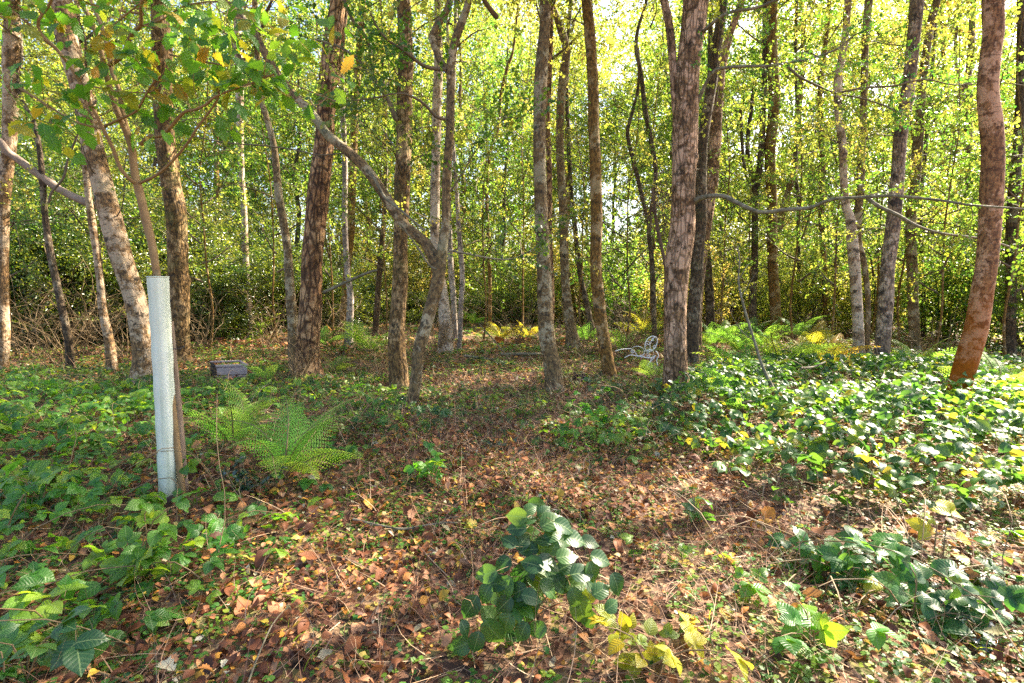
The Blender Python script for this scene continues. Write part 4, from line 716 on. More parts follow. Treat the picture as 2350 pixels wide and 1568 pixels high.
# ---------------------------------------------------------------- ferns
def frond_tpl(L=1.0, seed=0, n=22, teeth=9, arch=.55):
    """one bracken/male-fern frond along +Y: stalk and pinnae made of small toothed leaflets; returns template list [blade, stalk]"""
    r_ = np.random.default_rng(seed); Vs, fs, us, ds = [], [], [], []; cnt = 0
    def rach(t): return np.array([.03*math.sin(3*t), L*(t-.12*arch*t*t), L*arch*(.9*t-1.15*t*t)])
    for i in range(n):
        t = .16+.84*i/n; ln = L*.25*((1-t)*1.25+.02)**.85*min(1, .55+1.6*(t-.16)); p = rach(t); dy = rach(min(1, t+.02))-rach(t); dy /= np.linalg.norm(dy)
        for sgn in (1, -1):
            side = np.array([sgn, .0, 0]); dr = side*math.cos(.45)+dy*math.sin(.45); dr[2] -= .12; dr /= np.linalg.norm(dr); nn = np.cross(dr, dy)*sgn; w = dy-dr*(dy@dr); w /= np.linalg.norm(w); tt = max(4, int(teeth*ln/(L*.3))); hw = ln/tt*.34
            for j in range(tt):       # leaflets
                s = (j+.4)/tt; base = p+dr*ln*s+np.array([0, 0, -.12*ln*s*s]); wl = L*.4/n*(1-s*.75)
                for q in (1, -1):
                    tip = base+w*q*wl*1.25+dr*wl*.5; a = base-dr*hw; b = base+dr*hw; V = np.array([a, b, tip+dr*hw*.3, tip-dr*hw*.5]); Vs.append(V); fs.append(np.array([[0, 1, 2, 3]])+cnt); cnt += 4; ds.append(r_.normal(0, .05))
    V = np.concatenate(Vs); f = np.concatenate(fs); ts = np.linspace(0, 1, 12); C = np.array([rach(t) for t in ts]); mb = MB(); tube(mb, C, np.linspace(.008, .002, 12)*L, 4, resample=False)
    return [(V, f, 0, None, np.array(ds)), (np.concatenate(mb.V).astype(float), np.concatenate(mb.L).reshape(-1, 4), 1, None, 0)]
FR = [frond_tpl(1, i, 18, 14, .5+.15*i) for i in range(3)]; FRL = [frond_tpl(1, 10+i, 14, 6, .5+.15*i) for i in range(2)]
def fern(x, y, n, L, mt, label, azs=None, hi=True, el=.7, group='ferns on the woodland floor', parts=True):
    g = gnd(x, y); org = np.array([g[0], g[1], float(terrain(g[0], g[1]))]); root = empty('fern', Vector(org), label, 'fern', group); lib = FR if hi else FRL
    mb = MB()
    for i in range(n):
        az = (2*PI*i/n+rng.normal(0, .3)) if azs is None else azs[i]; e = el*rng.uniform(.5, 1.3)
        R = rotz(az-PI/2)@rotx(e)@roty(rng.normal(0, .3)-.35*math.cos(az)); one = MB() if parts else mb
        one.scatter(lib[i % len(lib)], np.array([[0, 0, 0.0]]), R[None], np.array([L*rng.uniform(.7, 1.1)]), np.array([rng.uniform(.1, .9)]))
        if parts: one.build('frond', [M[mt], M['cane']], root, smooth=False)
    if not parts: mb.build('fronds', [M[mt], M['cane']], root, smooth=False)
    return root
A = math.radians
fern(650, 1110, 11, .85, 'fern', 'bright green fern with arching fronds right of the white tube', [A(-15), A(-40), A(15), A(75), A(110), A(-70), A(45), A(150), A(-100), A(0), A(100)], el=.8)
fern(535, 1040, 9, .85, 'fern', 'yellowish green fern drooping beside the wooden stake', [A(-15), A(15), A(-60), A(-90), A(60), A(120), A(-120), A(35), A(90)], el=.95)
fern(30, 1130, 3, .34, 'fern', 'small fern frond at the left edge above the brambles', [A(20), A(60), A(140)], el=.8)
fern(600, 880, 5, .6, 'fern', 'shaded fern between the plank box and the reddish trunk')
fern(765, 855, 5, .7, 'fern', 'fern to the right of the fluted trunk base', [A(10), A(40), A(80), A(130), A(-10)])
FE = [(590, 775, 7, .9, 'fern', 'upright dark green fern in front of the holly bank'), (745, 800, 6, .9, 'fern', 'fern left of the slim silvery stem'), (845, 812, 8, .95, 'fern', 'spreading sunlit fern right of the slim silvery stem'),
      (930, 740, 6, .9, 'fern_y', 'golden fern behind the trunk with flaking bark'), (1090, 750, 8, .9, 'fern', 'green fern at the left of the sunny clearing'), (1150, 782, 8, .8, 'fern_y', 'yellow fern in the middle of the sunny clearing'), (1210, 775, 7, .8, 'fern_y', 'yellow fern touching the tall centre trunk'), (1180, 745, 8, 1.0, 'fern', 'green fern at the back of the sunny clearing'),
      (1345, 790, 7, .8, 'fern', 'fern between the sinuous grey trunk and the orange brown trunk'), (1440, 800, 8, .8, 'fern', 'fern behind the white wire chair'), (1480, 770, 7, .9, 'fern_y', 'golden fern above the white wire chair'), (1500, 870, 6, .5, 'fern', 'small fern below the white wire chair'),
      (1640, 800, 8, .9, 'fern', 'fern right of the dark curved trunk'), (1700, 820, 9, .95, 'fern', 'fern behind the leaning dead pole'), (1760, 800, 8, .9, 'fern', 'fern under the wavy brown trunk'), (1720, 872, 9, .8, 'fern', 'feathery fern where the leaning pole crosses the lying sticks'), (1800, 850, 9, .85, 'fern', 'fern in the middle of the fern bank'), (1860, 820, 8, .85, 'fern_y', 'bronzed fern lit by the sun in the fern bank'), (1900, 850, 8, .8, 'fern_y', 'half dead pale fern left of the mottled trunk'), (1830, 780, 8, .9, 'fern', 'fern at the back of the fern bank'), (1700, 960, 7, .6, 'fern', 'low fern in front of the leaning pole foot'), (2110, 850, 7, .8, 'fern', 'shaded fern right of the black seamed trunk'), (2290, 915, 7, .8, 'fern', 'shaded fern at the foot of the orange stained birch')]
for x, y, n, L, mt, lb in FE: fern(x, y, n+2, L*1.25, mt, lb, None, False, .75, parts=False)
# holly seedling with dark shining leaves
def holly_plant(x, y, spread, hgt, n, label, s=.045):
    g = gnd(x, y); org = np.array([g[0], g[1], float(terrain(g[0], g[1]))]); root = empty('holly_seedling', Vector(org), label, 'holly', 'low holly plants'); fo = MB(); st = MB()
    lf = leafT(leaf_outline([0, .28, .14, .34, .16, .36, .15, .28, .1, 0], .35, -.2, .04, .05, 3)); T = []
    for i in range(7):
        a = rng.uniform(0, 6.28); q = branch_curve([0, 0, -.02], [math.cos(a), math.sin(a), .8], spread*rng.uniform(.6, 1.3), -.3, 5, .2); q[:, 2] = np.minimum(q[:, 2], hgt); tube(st, q, np.linspace(.004, .002, len(q)), 4, .05); k = rng.uniform(.8, 5, n//7); ii = np.minimum(k.astype(int), 4); T.append(q[ii]+(q[ii+1]-q[ii])*(k-ii)[:, None]+rng.normal(0, .015, (n//7, 3)))
    T = np.concatenate(T); fo.scatter(lf, T, rand_frames(len(T), .5), s*rng.uniform(.7, 1.2, len(T))); st.build('stems', [M['cane']], root); fo.build('foliage', [M['holly_blue']], root)
M['holly_blue'] = leaf_mat('dark_holly_leaf', [(0, (.01, .035, .02)), (1, (.02, .06, .03))], [(0, (.05, .15, .03)), (1, (.1, .25, .03))], .1, .2, 1.0)
holly_plant(560, 1150, .3, .2, 110, 'dark blue green holly seedling shining under the fern'); holly_plant(1150, 1030, .18, .12, 50, 'low dark holly sprig in the leaf litter at centre'); holly_plant(2260, 1470, .22, .1, 60, 'dark holly sprig in shade at the lower right corner'); holly_plant(880, 960, .3, .35, 120, 'dark evergreen brush around the base of the flaking trunk')
# ---------------------------------------------------------------- tree shelter and its stake
def shelter():
    Y = gnd(387, 1148)[1]; pb = at(387, 1148, Y); pt = at(362, 636, Y-.02); org = np.array([pb[0], Y, float(terrain(pb[0], Y))]); root = empty('tree_shelter', Vector(org), 'tall pale green white plastic tree guard tube leaning slightly left', 'tree guard')
    m, nt, N, L = mat('pale_green_plastic'); tc = N('ShaderNodeUVMap'); mp = N('ShaderNodeMapping'); mp.inputs['Scale'].default_value = (1, .03, 1); L(tc.outputs[0], mp.inputs[0]); no = N('ShaderNodeTexNoise'); no.inputs['Scale'].default_value = 30; no.inputs['Detail'].default_value = 2; L(mp.outputs[0], no.inputs['Vector'])
    r = ramp(N, [(.3, (.56, .62, .5)), (.55, (.74, .79, .68)), (.75, (.84, .87, .78))]); L(no.outputs['Fac'], r.inputs[0])
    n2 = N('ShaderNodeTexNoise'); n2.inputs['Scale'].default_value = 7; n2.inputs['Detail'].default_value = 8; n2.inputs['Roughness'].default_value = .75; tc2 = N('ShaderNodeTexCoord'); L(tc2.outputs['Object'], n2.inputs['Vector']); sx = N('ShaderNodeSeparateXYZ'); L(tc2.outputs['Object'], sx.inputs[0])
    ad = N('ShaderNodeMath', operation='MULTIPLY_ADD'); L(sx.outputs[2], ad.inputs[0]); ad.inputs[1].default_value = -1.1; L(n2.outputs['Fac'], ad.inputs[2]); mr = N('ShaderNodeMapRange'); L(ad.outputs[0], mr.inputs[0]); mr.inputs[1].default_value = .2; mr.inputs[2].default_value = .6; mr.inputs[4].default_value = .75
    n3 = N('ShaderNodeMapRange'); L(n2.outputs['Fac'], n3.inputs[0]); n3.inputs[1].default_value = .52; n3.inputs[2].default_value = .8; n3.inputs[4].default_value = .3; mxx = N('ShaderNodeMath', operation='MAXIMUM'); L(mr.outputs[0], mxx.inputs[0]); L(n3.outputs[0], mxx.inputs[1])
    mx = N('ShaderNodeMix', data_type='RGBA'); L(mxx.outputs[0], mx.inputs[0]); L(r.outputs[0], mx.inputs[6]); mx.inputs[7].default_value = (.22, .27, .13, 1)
    p = N('ShaderNodeBsdfPrincipled'); p.inputs['Roughness'].default_value = .5; L(mx.outputs[2], p.inputs['Base Color']); tb = N('ShaderNodeBsdfTranslucent'); L(mx.outputs[2], tb.inputs['Color']); ms = N('ShaderNodeMixShader'); ms.inputs[0].default_value = .1; L(p.outputs[0], ms.inputs[1]); L(tb.outputs[0], ms.inputs[2])
    bu = N('ShaderNodeBump'); bu.inputs['Strength'].default_value = .35; bu.inputs['Distance'].default_value = .004; L(no.outputs['Fac'], bu.inputs['Height']); L(bu.outputs[0], p.inputs['Normal']); o = N('ShaderNodeOutputMaterial'); L(ms.outputs[0], o.inputs[0])
    r0, r1 = 38*scale_at(387, 1148, Y)*.5, 42*scale_at(362, 636, Y)*.5; a = pb-org; b = pt-org; a[2] = -.03
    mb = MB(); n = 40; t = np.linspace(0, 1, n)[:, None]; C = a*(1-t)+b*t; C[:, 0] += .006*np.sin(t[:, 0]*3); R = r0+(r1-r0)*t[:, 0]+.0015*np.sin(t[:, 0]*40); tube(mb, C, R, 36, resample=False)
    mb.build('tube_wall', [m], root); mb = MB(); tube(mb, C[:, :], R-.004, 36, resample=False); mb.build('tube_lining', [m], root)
    mb = MB(); th = np.linspace(0, 2*PI, 37); ring = np.array([[math.cos(q)*r1, math.sin(q)*r1, 0] for q in th])+b; tube(mb, ring, np.full(37, .0045), 6, resample=False); mb.build('rim', [m], root)
    # stake
    sb = at(420, 1075, Y+.12); st = at(391, 738, Y+.1); so = np.array([sb[0], Y+.14, float(terrain(sb[0], Y+.14))]); d = (sb-st)/(sb[2]-st[2]); sb = st+d*(-st[2]-.1); sr = empty('wooden_stake', Vector(so), 'weathered grey brown wooden stake tied behind the white tube', 'stake'); mb = MB(); tube(mb, [sb-so, (sb+st)/2-so+np.array([.004, 0, 0]), st-so], [.024, .022, .02], 12, .03, .05, cap=True); mb.build('post', [M['stakewood']], sr)
    k = at(388, 800, Y+.03)-so; mb = MB(); ring = np.array([[math.cos(q)*.05, math.sin(q)*.05, .004*math.sin(2*q)] for q in th])+k+np.array([.01, .05, 0]); tube(mb, ring, np.full(37, .003), 5, resample=False); mb.build('tie', [M['black']], sr)
M['stakewood'] = plain_mat('weathered_stake_wood', [(0, (.09, .06, .04)), (.5, (.26, .18, .13)), (1, (.42, .33, .26))], .8, 9, .7, (6, 6, .7))
M['black'] = plain_mat('charred_black', [(0, (.008, .007, .01)), (.7, (.03, .025, .03)), (1, (.1, .08, .08))], .6, 20, .8)
shelter()
# ---------------------------------------------------------------- young oak growing out of the tube
def young_oak():
    Y = gnd(387, 1148)[1]; base = at(364, 640, Y); org = np.array([base[0], Y, 0.0]); root = empty('young_oak', Vector(org), 'young oak sapling growing out of the white tube with lobed green leaves', 'tree', None)
    def ptz(L_, y0=0., y1=0.): 
        n = len(L_); return np.array([at(q[0], q[1], Y+y0+(y1-y0)*i/max(1, n-1))-org for i, q in enumerate(L_)])
    def w3(L_, wts): return [w*.5*scale_at(q[0], q[1], Y) for q, w in zip(L_, wts)]
    mb = MB(); low = at(364, 640, Y)-org; lo2 = low.copy(); lo2[2] = .05; lo2[0] += .06
    m = [(364, 660), (360, 634), (352, 580), (345, 545), (335, 508), (322, 450), (311, 408), (306, 370), (303, 340)]
    tube(mb, np.vstack([lo2[None], ptz(m)]), [.02]+w3(m, [15, 15, 16, 17, 18, 18, 17, 16, 16]), 12, .03, .05)
    s1 = [(303, 340), (290, 305), (276, 272), (262, 235), (250, 195), (237, 140), (222, 80), (200, 30), (180, -10), (160, -70)]
    s2 = [(303, 340), (292, 296), (281, 255), (272, 204), (258, 170), (250, 130), (240, 80), (225, 40), (208, 0), (200, -60)]
    tube(mb, ptz(s1, 0, -.1), w3(s1, [13, 12, 12, 11, 11, 10, 10, 9, 8, 6]), 9, .03, .06); tube(mb, ptz(s2, 0, .12), w3(s2, [11, 10, 10, 9, 9, 8, 8, 8, 7, 5]), 9, .03, .06); mb.build('trunk', [M['oakbark']], root)
    K = .34; c = lambda L_: [(x*K, y*K) for x, y in L_]
    br = [(c([(920, 1245), (900, 1230), (820, 1150), (760, 1000), (700, 880), (640, 760), (560, 600), (480, 460), (380, 330), (280, 230), (260, 140), (330, 40), (350, -20)]), 9, 5, -.35),
          (c([(925, 1245), (1060, 1180), (1180, 1070), (1270, 960), (1340, 850), (1440, 720), (1480, 640), (1470, 600)]), 7, 3, -.4), (c([(950, 975), (1010, 920), (1080, 920), (1150, 860), (1240, 760), (1320, 740), (1400, 700), (1460, 650), (1640, 580), (1720, 555), (1850, 500)]), 9, 3, -.5),
          (c([(700, 855), (820, 800), (920, 750), (980, 650), (1030, 570), (1100, 500)]), 6, 3, -.3), (c([(740, 440), (830, 370), (890, 230), (950, 170), (950, 80), (960, -20)]), 10, 7, -.3), (c([(400, 350), (280, 260), (140, 190), (0, 110), (-60, 90)]), 6, 3, -.2), (c([(280, 230), (200, 170), (100, 90), (0, 50)]), 5, 3, -.2), (c([(0, 520), (140, 600), (300, 700), (480, 810), (600, 850), (690, 870)]), 5, 5, -.1),
          (c([(560, 570), (700, 600), (820, 620), (1000, 625), (1050, 600)]), 4, 2, -.2), (c([(1150, 370), (1300, 405), (1500, 440), (1700, 500), (1850, 520), (2050, 600), (2300, 700)]), 5, 2, -.5), (c([(1000, 100), (860, 80), (700, 50), (560, 10), (500, -20)]), 6, 4, -.2), (c([(950, 180), (1100, 130), (1250, 40), (1500, 10), (1700, 60)]), 5, 2, -.4), (c([(590, 380), (640, 270), (780, 160), (900, 60), (1000, -20)]), 4, 3, -.3)]
    LO = [leafT(leaf_outline(OAK, .12, -.15*(1+i), 0, .06*i-.05, 60+i)) for i in range(3)]; T = []; D = []
    mt = MB()
    for pts, w0, w1, dy in br:
        one = MB(); P3 = ptz(pts, 0, dy); C = tube(one, P3, w3(pts, np.linspace(w0, w1, len(pts))), 8, .03, .06)
        one.build('branch', [M['oakbark']], root)
        for s in range(9):
            i = rng.integers(len(C)//4, len(C)); d = nrm(C[min(i+2, len(C)-1)]-C[max(i-2, 0)])*.7+rng.normal(size=3)*np.array([.6, .6, .5]); q = branch_curve(C[i], d, rng.uniform(.1, .32), .1, 4, .25); x, y = proj(*(q[-1]+org))
            if y > 330 and x < 420 and rng.random() < .6: continue
            if y > 300 or x < -60: 
                if rng.random() < .5: continue
            tube(mt, q, np.linspace(.0028, .0012, len(q)), 4, .05); k = rng.integers(2, 6); T.append(q[-1]+rng.normal(0, .03, (k, 3))); D.append(np.repeat(nrm(q[-1]-q[0])[None], k, 0)+rand_unit(k)*.9)
    for x, y, n, r in [(40, 30, 9, 50), (40, 150, 9, 40), (150, 20, 8, 50), (260, 60, 7, 45), (450, 100, 16, 50), (520, 60, 12, 60), (560, 160, 24, 45), (500, 175, 14, 40), (620, 200, 12, 40), (660, 130, 10, 40), (420, 150, 8, 30), (300, 150, 10, 40), (240, 210, 10, 35), (120, 260, 10, 50), (60, 280, 7, 40), (690, 90, 10, 40), (740, 60, 7, 40), (345, 300, 6, 30), (215, 130, 8, 30), (400, 30, 10, 60), (600, 40, 12, 60), (170, 330, 4, 40)]:
        for j in range(n):
            px, py = x+rng.normal(0, r*.6), y+rng.normal(0, r*.45); T.append(at(px, py, Y-.3+rng.normal(0, .18))[None]-org); D.append(np.array([[rng.normal(), rng.normal()*.6, -.5]]))
    # red brown dead cluster
    T = np.concatenate(T); D = np.concatenate(D); up = nrm(np.array([0, -.35, .8])+rng.normal(size=(len(T), 3))*.5); R = frame(D, up); k = rng.integers(0, 3, len(T)); fo = MB(); sc = .098*rng.uniform(.65, 1.25, len(T)); a = rng.random(len(T))
    for i in range(3): w = k == i; fo.scatter(LO[i], T[w], R[w], sc[w], a[w])
    mt.build('twigs', [M['oakbark']], root); fo.build('foliage', [M['oak']], root)
young_oak()
# ---------------------------------------------------------------- loose wood
def wood(label, pts, w0, w1, mt='twig_pale', Y=None, name='fallen_branch', side=(), grp='fallen branches', Yt=None, lay=False, h=.03, cat='branch'):
    """pts in picture pixels; lay=True: lying on the ground; otherwise standing on plane Y"""
    P3 = []
    for i, (x, y) in enumerate(pts):
        if lay: g = gnd(x, y, h); P3.append(np.array([g[0], g[1], float(terrain(g[0], g[1]))+h]))
        else: P3.append(at(x, y, Y+((Yt-Y)*i/(len(pts)-1) if Yt else 0)))
    P3 = np.array(P3); sc = [scale_at(x, y, p[1]) for (x, y), p in zip(pts, P3)]; R = np.linspace(w0, w1, len(pts))*.5*np.array(sc); org = P3[0].copy(); mb = MB(); C = tube(mb, P3-org, R, 9, .03, .1, cap=True)
    for k, L_, dx in side:
        i = int(k*(len(C)-1)); q = branch_curve(C[i], dx, L_, .1, 5, .2); tube(mb, q, np.linspace(R.mean()*.5, .0015, len(q)), 5, .04)
    o = mb.build(name, [M[mt]]); o.location = Vector(org); return tag(o, label, cat, grp)
wood('thin bare dead pole leaning left out of the thicket in front of the fern bank', [(1815, 954), (1778, 898), (1750, 842), (1732, 786), (1708, 708), (1695, 649), (1697, 600), (1692, 564)], 9, 2.5, Y=5.8, Yt=6.6, name='leaning_pole', side=[(.45, .5, (-.8, .1, .5)), (.8, .4, (.8, 0, .8)), (.9, .3, (-.7, 0, .7)), (.7, .35, (.6, .1, .9))])
wood('long pale stick lying in brambles below the fern bank', [(1599, 842), (1666, 858), (1708, 870), (1778, 877)], 5, 5, lay=True, h=.3)
wood('short pale stick in the brambles left of the pole foot', [(1704, 930), (1743, 924), (1771, 917)], 7, 4, lay=True, h=.22)
wood('stubby grey stick right of the leaning pole', [(1838, 840), (1866, 836), (1894, 830)], 6, 4, lay=True, h=.35)
wood('mossy log piece lying left of the tall centre trunk', [(1150, 811), (1202, 813), (1246, 812)], 8, 7, lay=True, h=.05)
wood('grey log piece lying at the left of the sunny clearing', [(1066, 822), (1097, 824), (1135, 828)], 7, 5, lay=True, h=.05)
wood('short thin stick lying in front of the mossy log', [(1127, 828), (1146, 834), (1168, 840)], 5, 3, lay=True)
wood('thin dark stick slanting down through the yellow ferns', [(1100, 744), (1134, 782), (1170, 826)], 3, 3, 'twig', Y=10, Yt=9.6)
wood('long pale forked stick on the leaf litter at middle left', [(810, 1190), (867, 1196), (923, 1203), (972, 1199), (1025, 1197), (1071, 1203)], 7, 3, lay=True, h=.03, side=[(.2, .5, (-.6, -.6, 0)), (.75, .25, (.7, .5, .05))])
wood('curved brown stick half under leaves at the bottom left', [(190, 1505), (240, 1522), (290, 1545), (350, 1570)], 7, 6, 'cane', lay=True)
wood('twig standing in the litter near the bottom left', [(570, 1560), (595, 1500), (625, 1440), (650, 1410)], 5, 2, lay=True, h=.06)
wood('bare reddish cane curving up at the left edge', [(55, 1400), (48, 1340), (15, 1290), (10, 1240), (30, 1180), (55, 1135)], 5, 3, 'cane', Y=2.7, name='bare_cane')
wood('broken bough slanting down from the left edge onto the leaning birch', [(-40, 300), (0, 326), (20, 350), (44, 367), (85, 398), (126, 428), (163, 449), (218, 474)], 15, 18, 'barkbough', Y=8.6, Yt=9.0, name='broken_bough')
wood('thin dark vine curving down over the broken bough', [(221, 231), (204, 258), (177, 313), (156, 367), (146, 408), (119, 442), (112, 466)], 4, 5, 'twig', Y=7, name='hanging_vine')
wood('long thin twig sweeping across from the scaly trunk to the leaning stem', [(398, 290), (445, 312), (520, 328), (600, 334), (680, 345), (730, 356), (790, 352)], 3, 3, 'twig', Y=7.5, Yt=6.8, name='bare_twig')
# ---------------------------------------------------------------- plank box
def box_():
    Yb = gnd(499, 868)[1]; root_p = gnd(520, 870); org = np.array([root_p[0], root_p[1], 0.0]); root = empty('plank_box', Vector(org), 'low weathered grey plank box half buried in green undergrowth', 'box')
    m = plain_mat('weathered_grey_planks', [(0, (.2, .14, .13)), (.5, (.42, .33, .31)), (1, (.58, .5, .47))], .8, 7, .6, (1, 5, 9)); md = plain_mat('dark_side_planks', [(0, (.015, .012, .01)), (1, (.07, .05, .04))], .8, 7, .5, (4, 4, 9))  # left side planks get a darker colour than the rest
    a = gnd(499, 870); b = gnd(568, 867); c = gnd(462, 862); s = scale_at(499, 850, a[1]); H = 33*s; f = nrm((b-a)*np.array([1, 1, 0])); l = nrm((c-a)*np.array([1, 1, 0])); Lf = np.linalg.norm((b-a)[:2]); Lb = .46; l = nrm(np.array([-.62, .78, 0]))
    bv, bf = box_tpl()
    def plank(p0, d, ln, z0, h, t, name, mt):
        n_ = np.cross(d, [0, 0, 1]); R = np.stack([d, n_, np.array([0, 0, 1.0])], -1); ce = p0+d*ln/2+np.array([0, 0, z0+h/2])-org; v = (bv*np.array([ln, t, h]))@R.T+ce; mb = MB()
        mb.add(v, bf); o = mb.build(name, [mt], root, smooth=False); bm = o.modifiers.new('edge', 'BEVEL'); bm.width = .004; bm.segments = 2
    hh = [H*.5, H*.3]; a = a.copy(); a[2] = 0
    plank(a, f, Lf, -.05, .05+H*.22, .022, 'plank', m); plank(a+f*.002, f, Lf, H*.27, H*.48, .024, 'plank', m); plank(a-f*.01, f, Lf+.02, H*.86, H*.12, .06, 'top_rail', m)
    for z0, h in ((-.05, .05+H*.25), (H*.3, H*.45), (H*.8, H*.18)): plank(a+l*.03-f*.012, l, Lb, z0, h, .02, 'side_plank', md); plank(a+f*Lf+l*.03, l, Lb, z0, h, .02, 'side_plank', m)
    plank(a+l*Lb, f, Lf, -.05, H*.95, .022, 'back_plank', m); plank(a+l*Lb-f*.02, f, Lf+.03, H*.93, H*.1, .05, 'top_rail', m)
box_()
# ---------------------------------------------------------------- white wire garden chair, tipped over
def wire_chair():
    Y = gnd(1480, 850)[1]; g = gnd(1480, 850); org = np.array([g[0], Y, float(terrain(g[0], Y))]); root = empty('wire_chair', Vector(org), 'tipped over white garden chair of curled wire scrolls beside the massive trunk', 'chair')
    m = plain_mat('white_painted_wire', [(0, (.55, .55, .55)), (.4, (.8, .8, .82)), (1, (.85, .85, .87))], .4, 30, .2)
    def w(name, pts, wd=2.2, close=False, dy=0): 
        P3 = np.array([at(1292+q[0]*.125, 726+q[1]*.125, Y+dy+(q[2] if len(q) > 2 else 0))-org for q in pts]); mb = MB(); tube(mb, P3, np.full(len(P3), wd*.36*scale_at(1480, 800, Y)), 7, .012); return mb.build(name, [m], root)
    def ell(cx, cy, rx, ry, rot=0, a0=0, a1=360, n=28, dz=0):
        c, s = math.cos(math.radians(rot)), math.sin(math.radians(rot)); return [(cx+rx*math.cos(t)*c-ry*math.sin(t)*s, cy+rx*math.cos(t)*s+ry*math.sin(t)*c, dz*math.sin(t)) for t in np.radians(np.linspace(a0, a1, n))]
    def spiral(cx, cy, r, turns, a0, sgn=1, n=30): return [(cx+r*(1-t)*math.cos(a0+sgn*t*turns*6.28), cy+r*(1-t)*math.sin(a0+sgn*t*turns*6.28), .0) for t in np.linspace(0, .9, n)]
    w('back_hoop', ell(1615, 505, 150, 100, -62, dz=.08), 2.6); w('back_hoop', ell(1665, 500, 125, 58, -70, dz=.05)); w('arm_hoop', ell(1372, 645, 122, 92, 8, dz=.15), 2.4); w('seat_hoop', ell(1575, 695, 95, 75, -15, dz=.15), 2.4)
    w('scroll', spiral(1560, 500, 52, 1.5, 2.2)); w('scroll', spiral(1650, 425, 30, 1.4, 1)); w('scroll', spiral(1285, 650, 38, 1.5, 3)); w('scroll', spiral(1555, 640, 30, 1.4, 0)); w('scroll', spiral(1560, 730, 42, 1.6, 4)); w('scroll', spiral(1690, 560, 40, 1.4, 1.5)); w('scroll', spiral(1440, 740, 30, 1.3, 3.5))
    w('leg', [(960, 640, -.1), (1050, 612, -.05), (1140, 600), (1245, 592, .05)], 2.4); w('leg', [(1700, 715), (1650, 790), (1590, 850), (1540, 910)], 2.6); w('leg', [(1640, 760), (1600, 830), (1640, 880), (1640, 930), (1590, 930), (1575, 880), (1620, 820)], 2.4); w('leg', [(1250, 600), (1300, 640), (1340, 680), (1370, 750)], 2.2); w('leg', [(1700, 640), (1740, 680), (1750, 740), (1720, 800), (1735, 900)], 2.6)
    w('seat_rail', [(1130, 762), (1230, 715), (1330, 725), (1480, 750), (1610, 768), (1700, 720)], 3.0); w('seat_rail', [(1350, 720), (1420, 725), (1490, 690), (1490, 620)], 2.4); w('foot', [(1150, 1045), (1250, 1035), (1340, 1045), (1420, 1062)], 3.2)
wire_chair()
# ---------------------------------------------------------------- charred heap
def heap():
    for (x, y, rx, h, n, lb) in [(1332, 884, .17, .17, 46, 'black charred heap of burnt wood between two trunks'), (1378, 870, .15, .1, 26, 'smaller black charred heap against the foot of the orange brown trunk')]:
        g = gnd(x, y); org = np.array([g[0], g[1], float(terrain(g[0], g[1]))]); mb = MB()
        for i in range(n):
            a = rng.uniform(0, 6.28); r = rng.random()**.6; p = np.array([math.cos(a)*rx*r, math.sin(a)*rx*r, h*(1-r)*rng.random()+.01]); d = rand_unit(1)[0]*np.array([1, 1, .4]); L_ = rng.uniform(.05, .13); tube(mb, [p-d*L_/2, p+rng.normal(0, .01, 3), p+d*L_/2], [rng.uniform(.012, .026)]*3, 7, .03, .35, cap=True)
        o = mb.build('charred_heap', [M['black']]); o.location = Vector(org); tag(o, lb, 'burnt wood')
heap()
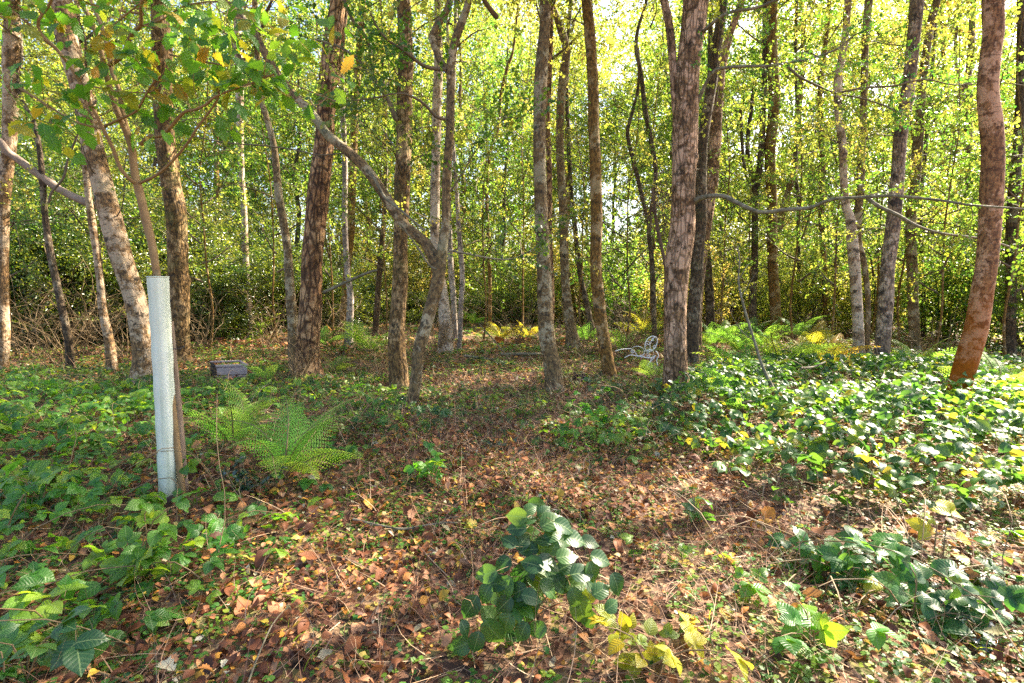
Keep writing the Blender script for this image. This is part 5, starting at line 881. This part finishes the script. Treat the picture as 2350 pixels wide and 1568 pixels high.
# twiggy tangle hanging beside the massive trunk
def tangle():
    Y = 9.0; c = at(1510, 500, Y); mb = MB()
    for i in range(150):
        x, y = rng.normal(1512, 14), rng.normal(455, 28); p = at(x, y, Y+rng.normal(0, .12)); q = branch_curve(p-c, [rng.normal(0, .5)-.15, rng.normal(0, .5), -rng.uniform(.1, 1)], rng.uniform(.25, .75), -.3, 6, .35); tube(mb, q, np.linspace(.0035, .0014, len(q)), 4, .08)
    q = [at(1496, 430, Y)-c, at(1508, 520, Y)-c, at(1525, 600, Y)-c, at(1532, 690, Y)-c]; tube(mb, q, [.02, .03, .03, .025], 8, .06, .1); o = mb.build('twig_tangle', [M['tangle']]); o.location = Vector(c); tag(o, 'hanging tangle of dead brown twigs left of the massive pink barked trunk', 'dead twigs')
M['tangle'] = plain_mat('dead_twig', [(0, (.06, .035, .03)), (1, (.2, .13, .09))], .8, 8, .2)
tangle()
# ---------------------------------------------------------------- light
def light():
    az, el = math.radians(SUN_AZ), math.radians(SUN_EL)
    w = bpy.data.worlds.new('World'); S.world = w; w.use_nodes = True; nt = w.node_tree; bg = nt.nodes['Background']; sk = nt.nodes.new('ShaderNodeTexSky'); sk.sky_type = 'NISHITA'; sk.sun_disc = False; sk.sun_elevation = el; sk.sun_rotation = az; sk.air_density = 1.0; sk.dust_density = 3.0; sk.ozone_density = .6
    nt.links.new(sk.outputs[0], bg.inputs[0]); bg.inputs[1].default_value = SKY
    l = bpy.data.lights.new('sun', 'SUN'); l.energy = SUN; l.angle = math.radians(.5); l.color = (1, .88, .7); o = bpy.data.objects.new('sun', l); COL.objects.link(o)
    d = Vector((math.sin(az)*math.cos(el), math.cos(az)*math.cos(el), math.sin(el))); o.rotation_euler = d.to_track_quat('Z', 'Y').to_euler()
SUN_AZ, SUN_EL, SUN, SKY, EXPO = 56, 40, 5.0, .085, 2.6
light()
cd = bpy.data.cameras.new('camera'); cd.sensor_width = 36; cd.lens = 18; cd.clip_end = 600; cd.clip_start = .05; cam = bpy.data.objects.new('camera', cd); COL.objects.link(cam); cam.location = (0, 0, EYE); cam.rotation_euler = (PI/2-P, 0, 0); S.camera = cam
S.view_settings.view_transform = 'Standard'; S.view_settings.look = 'None'; S.view_settings.exposure = EXPO; S.view_settings.gamma = 1
S.cycles.max_bounces = 7; S.cycles.diffuse_bounces = 4; S.cycles.glossy_bounces = 2; S.cycles.transmission_bounces = 5; S.cycles.transparent_max_bounces = 4; S.cycles.caustics_reflective = False; S.cycles.caustics_refractive = False; S.cycles.sample_clamp_indirect = 8
S.cycles.use_denoising = False; S.cycles.denoiser = 'OPENIMAGEDENOISE'; S.cycles.denoising_prefilter = 'ACCURATE'; S.cycles.denoising_input_passes = 'RGB_ALBEDO_NORMAL'
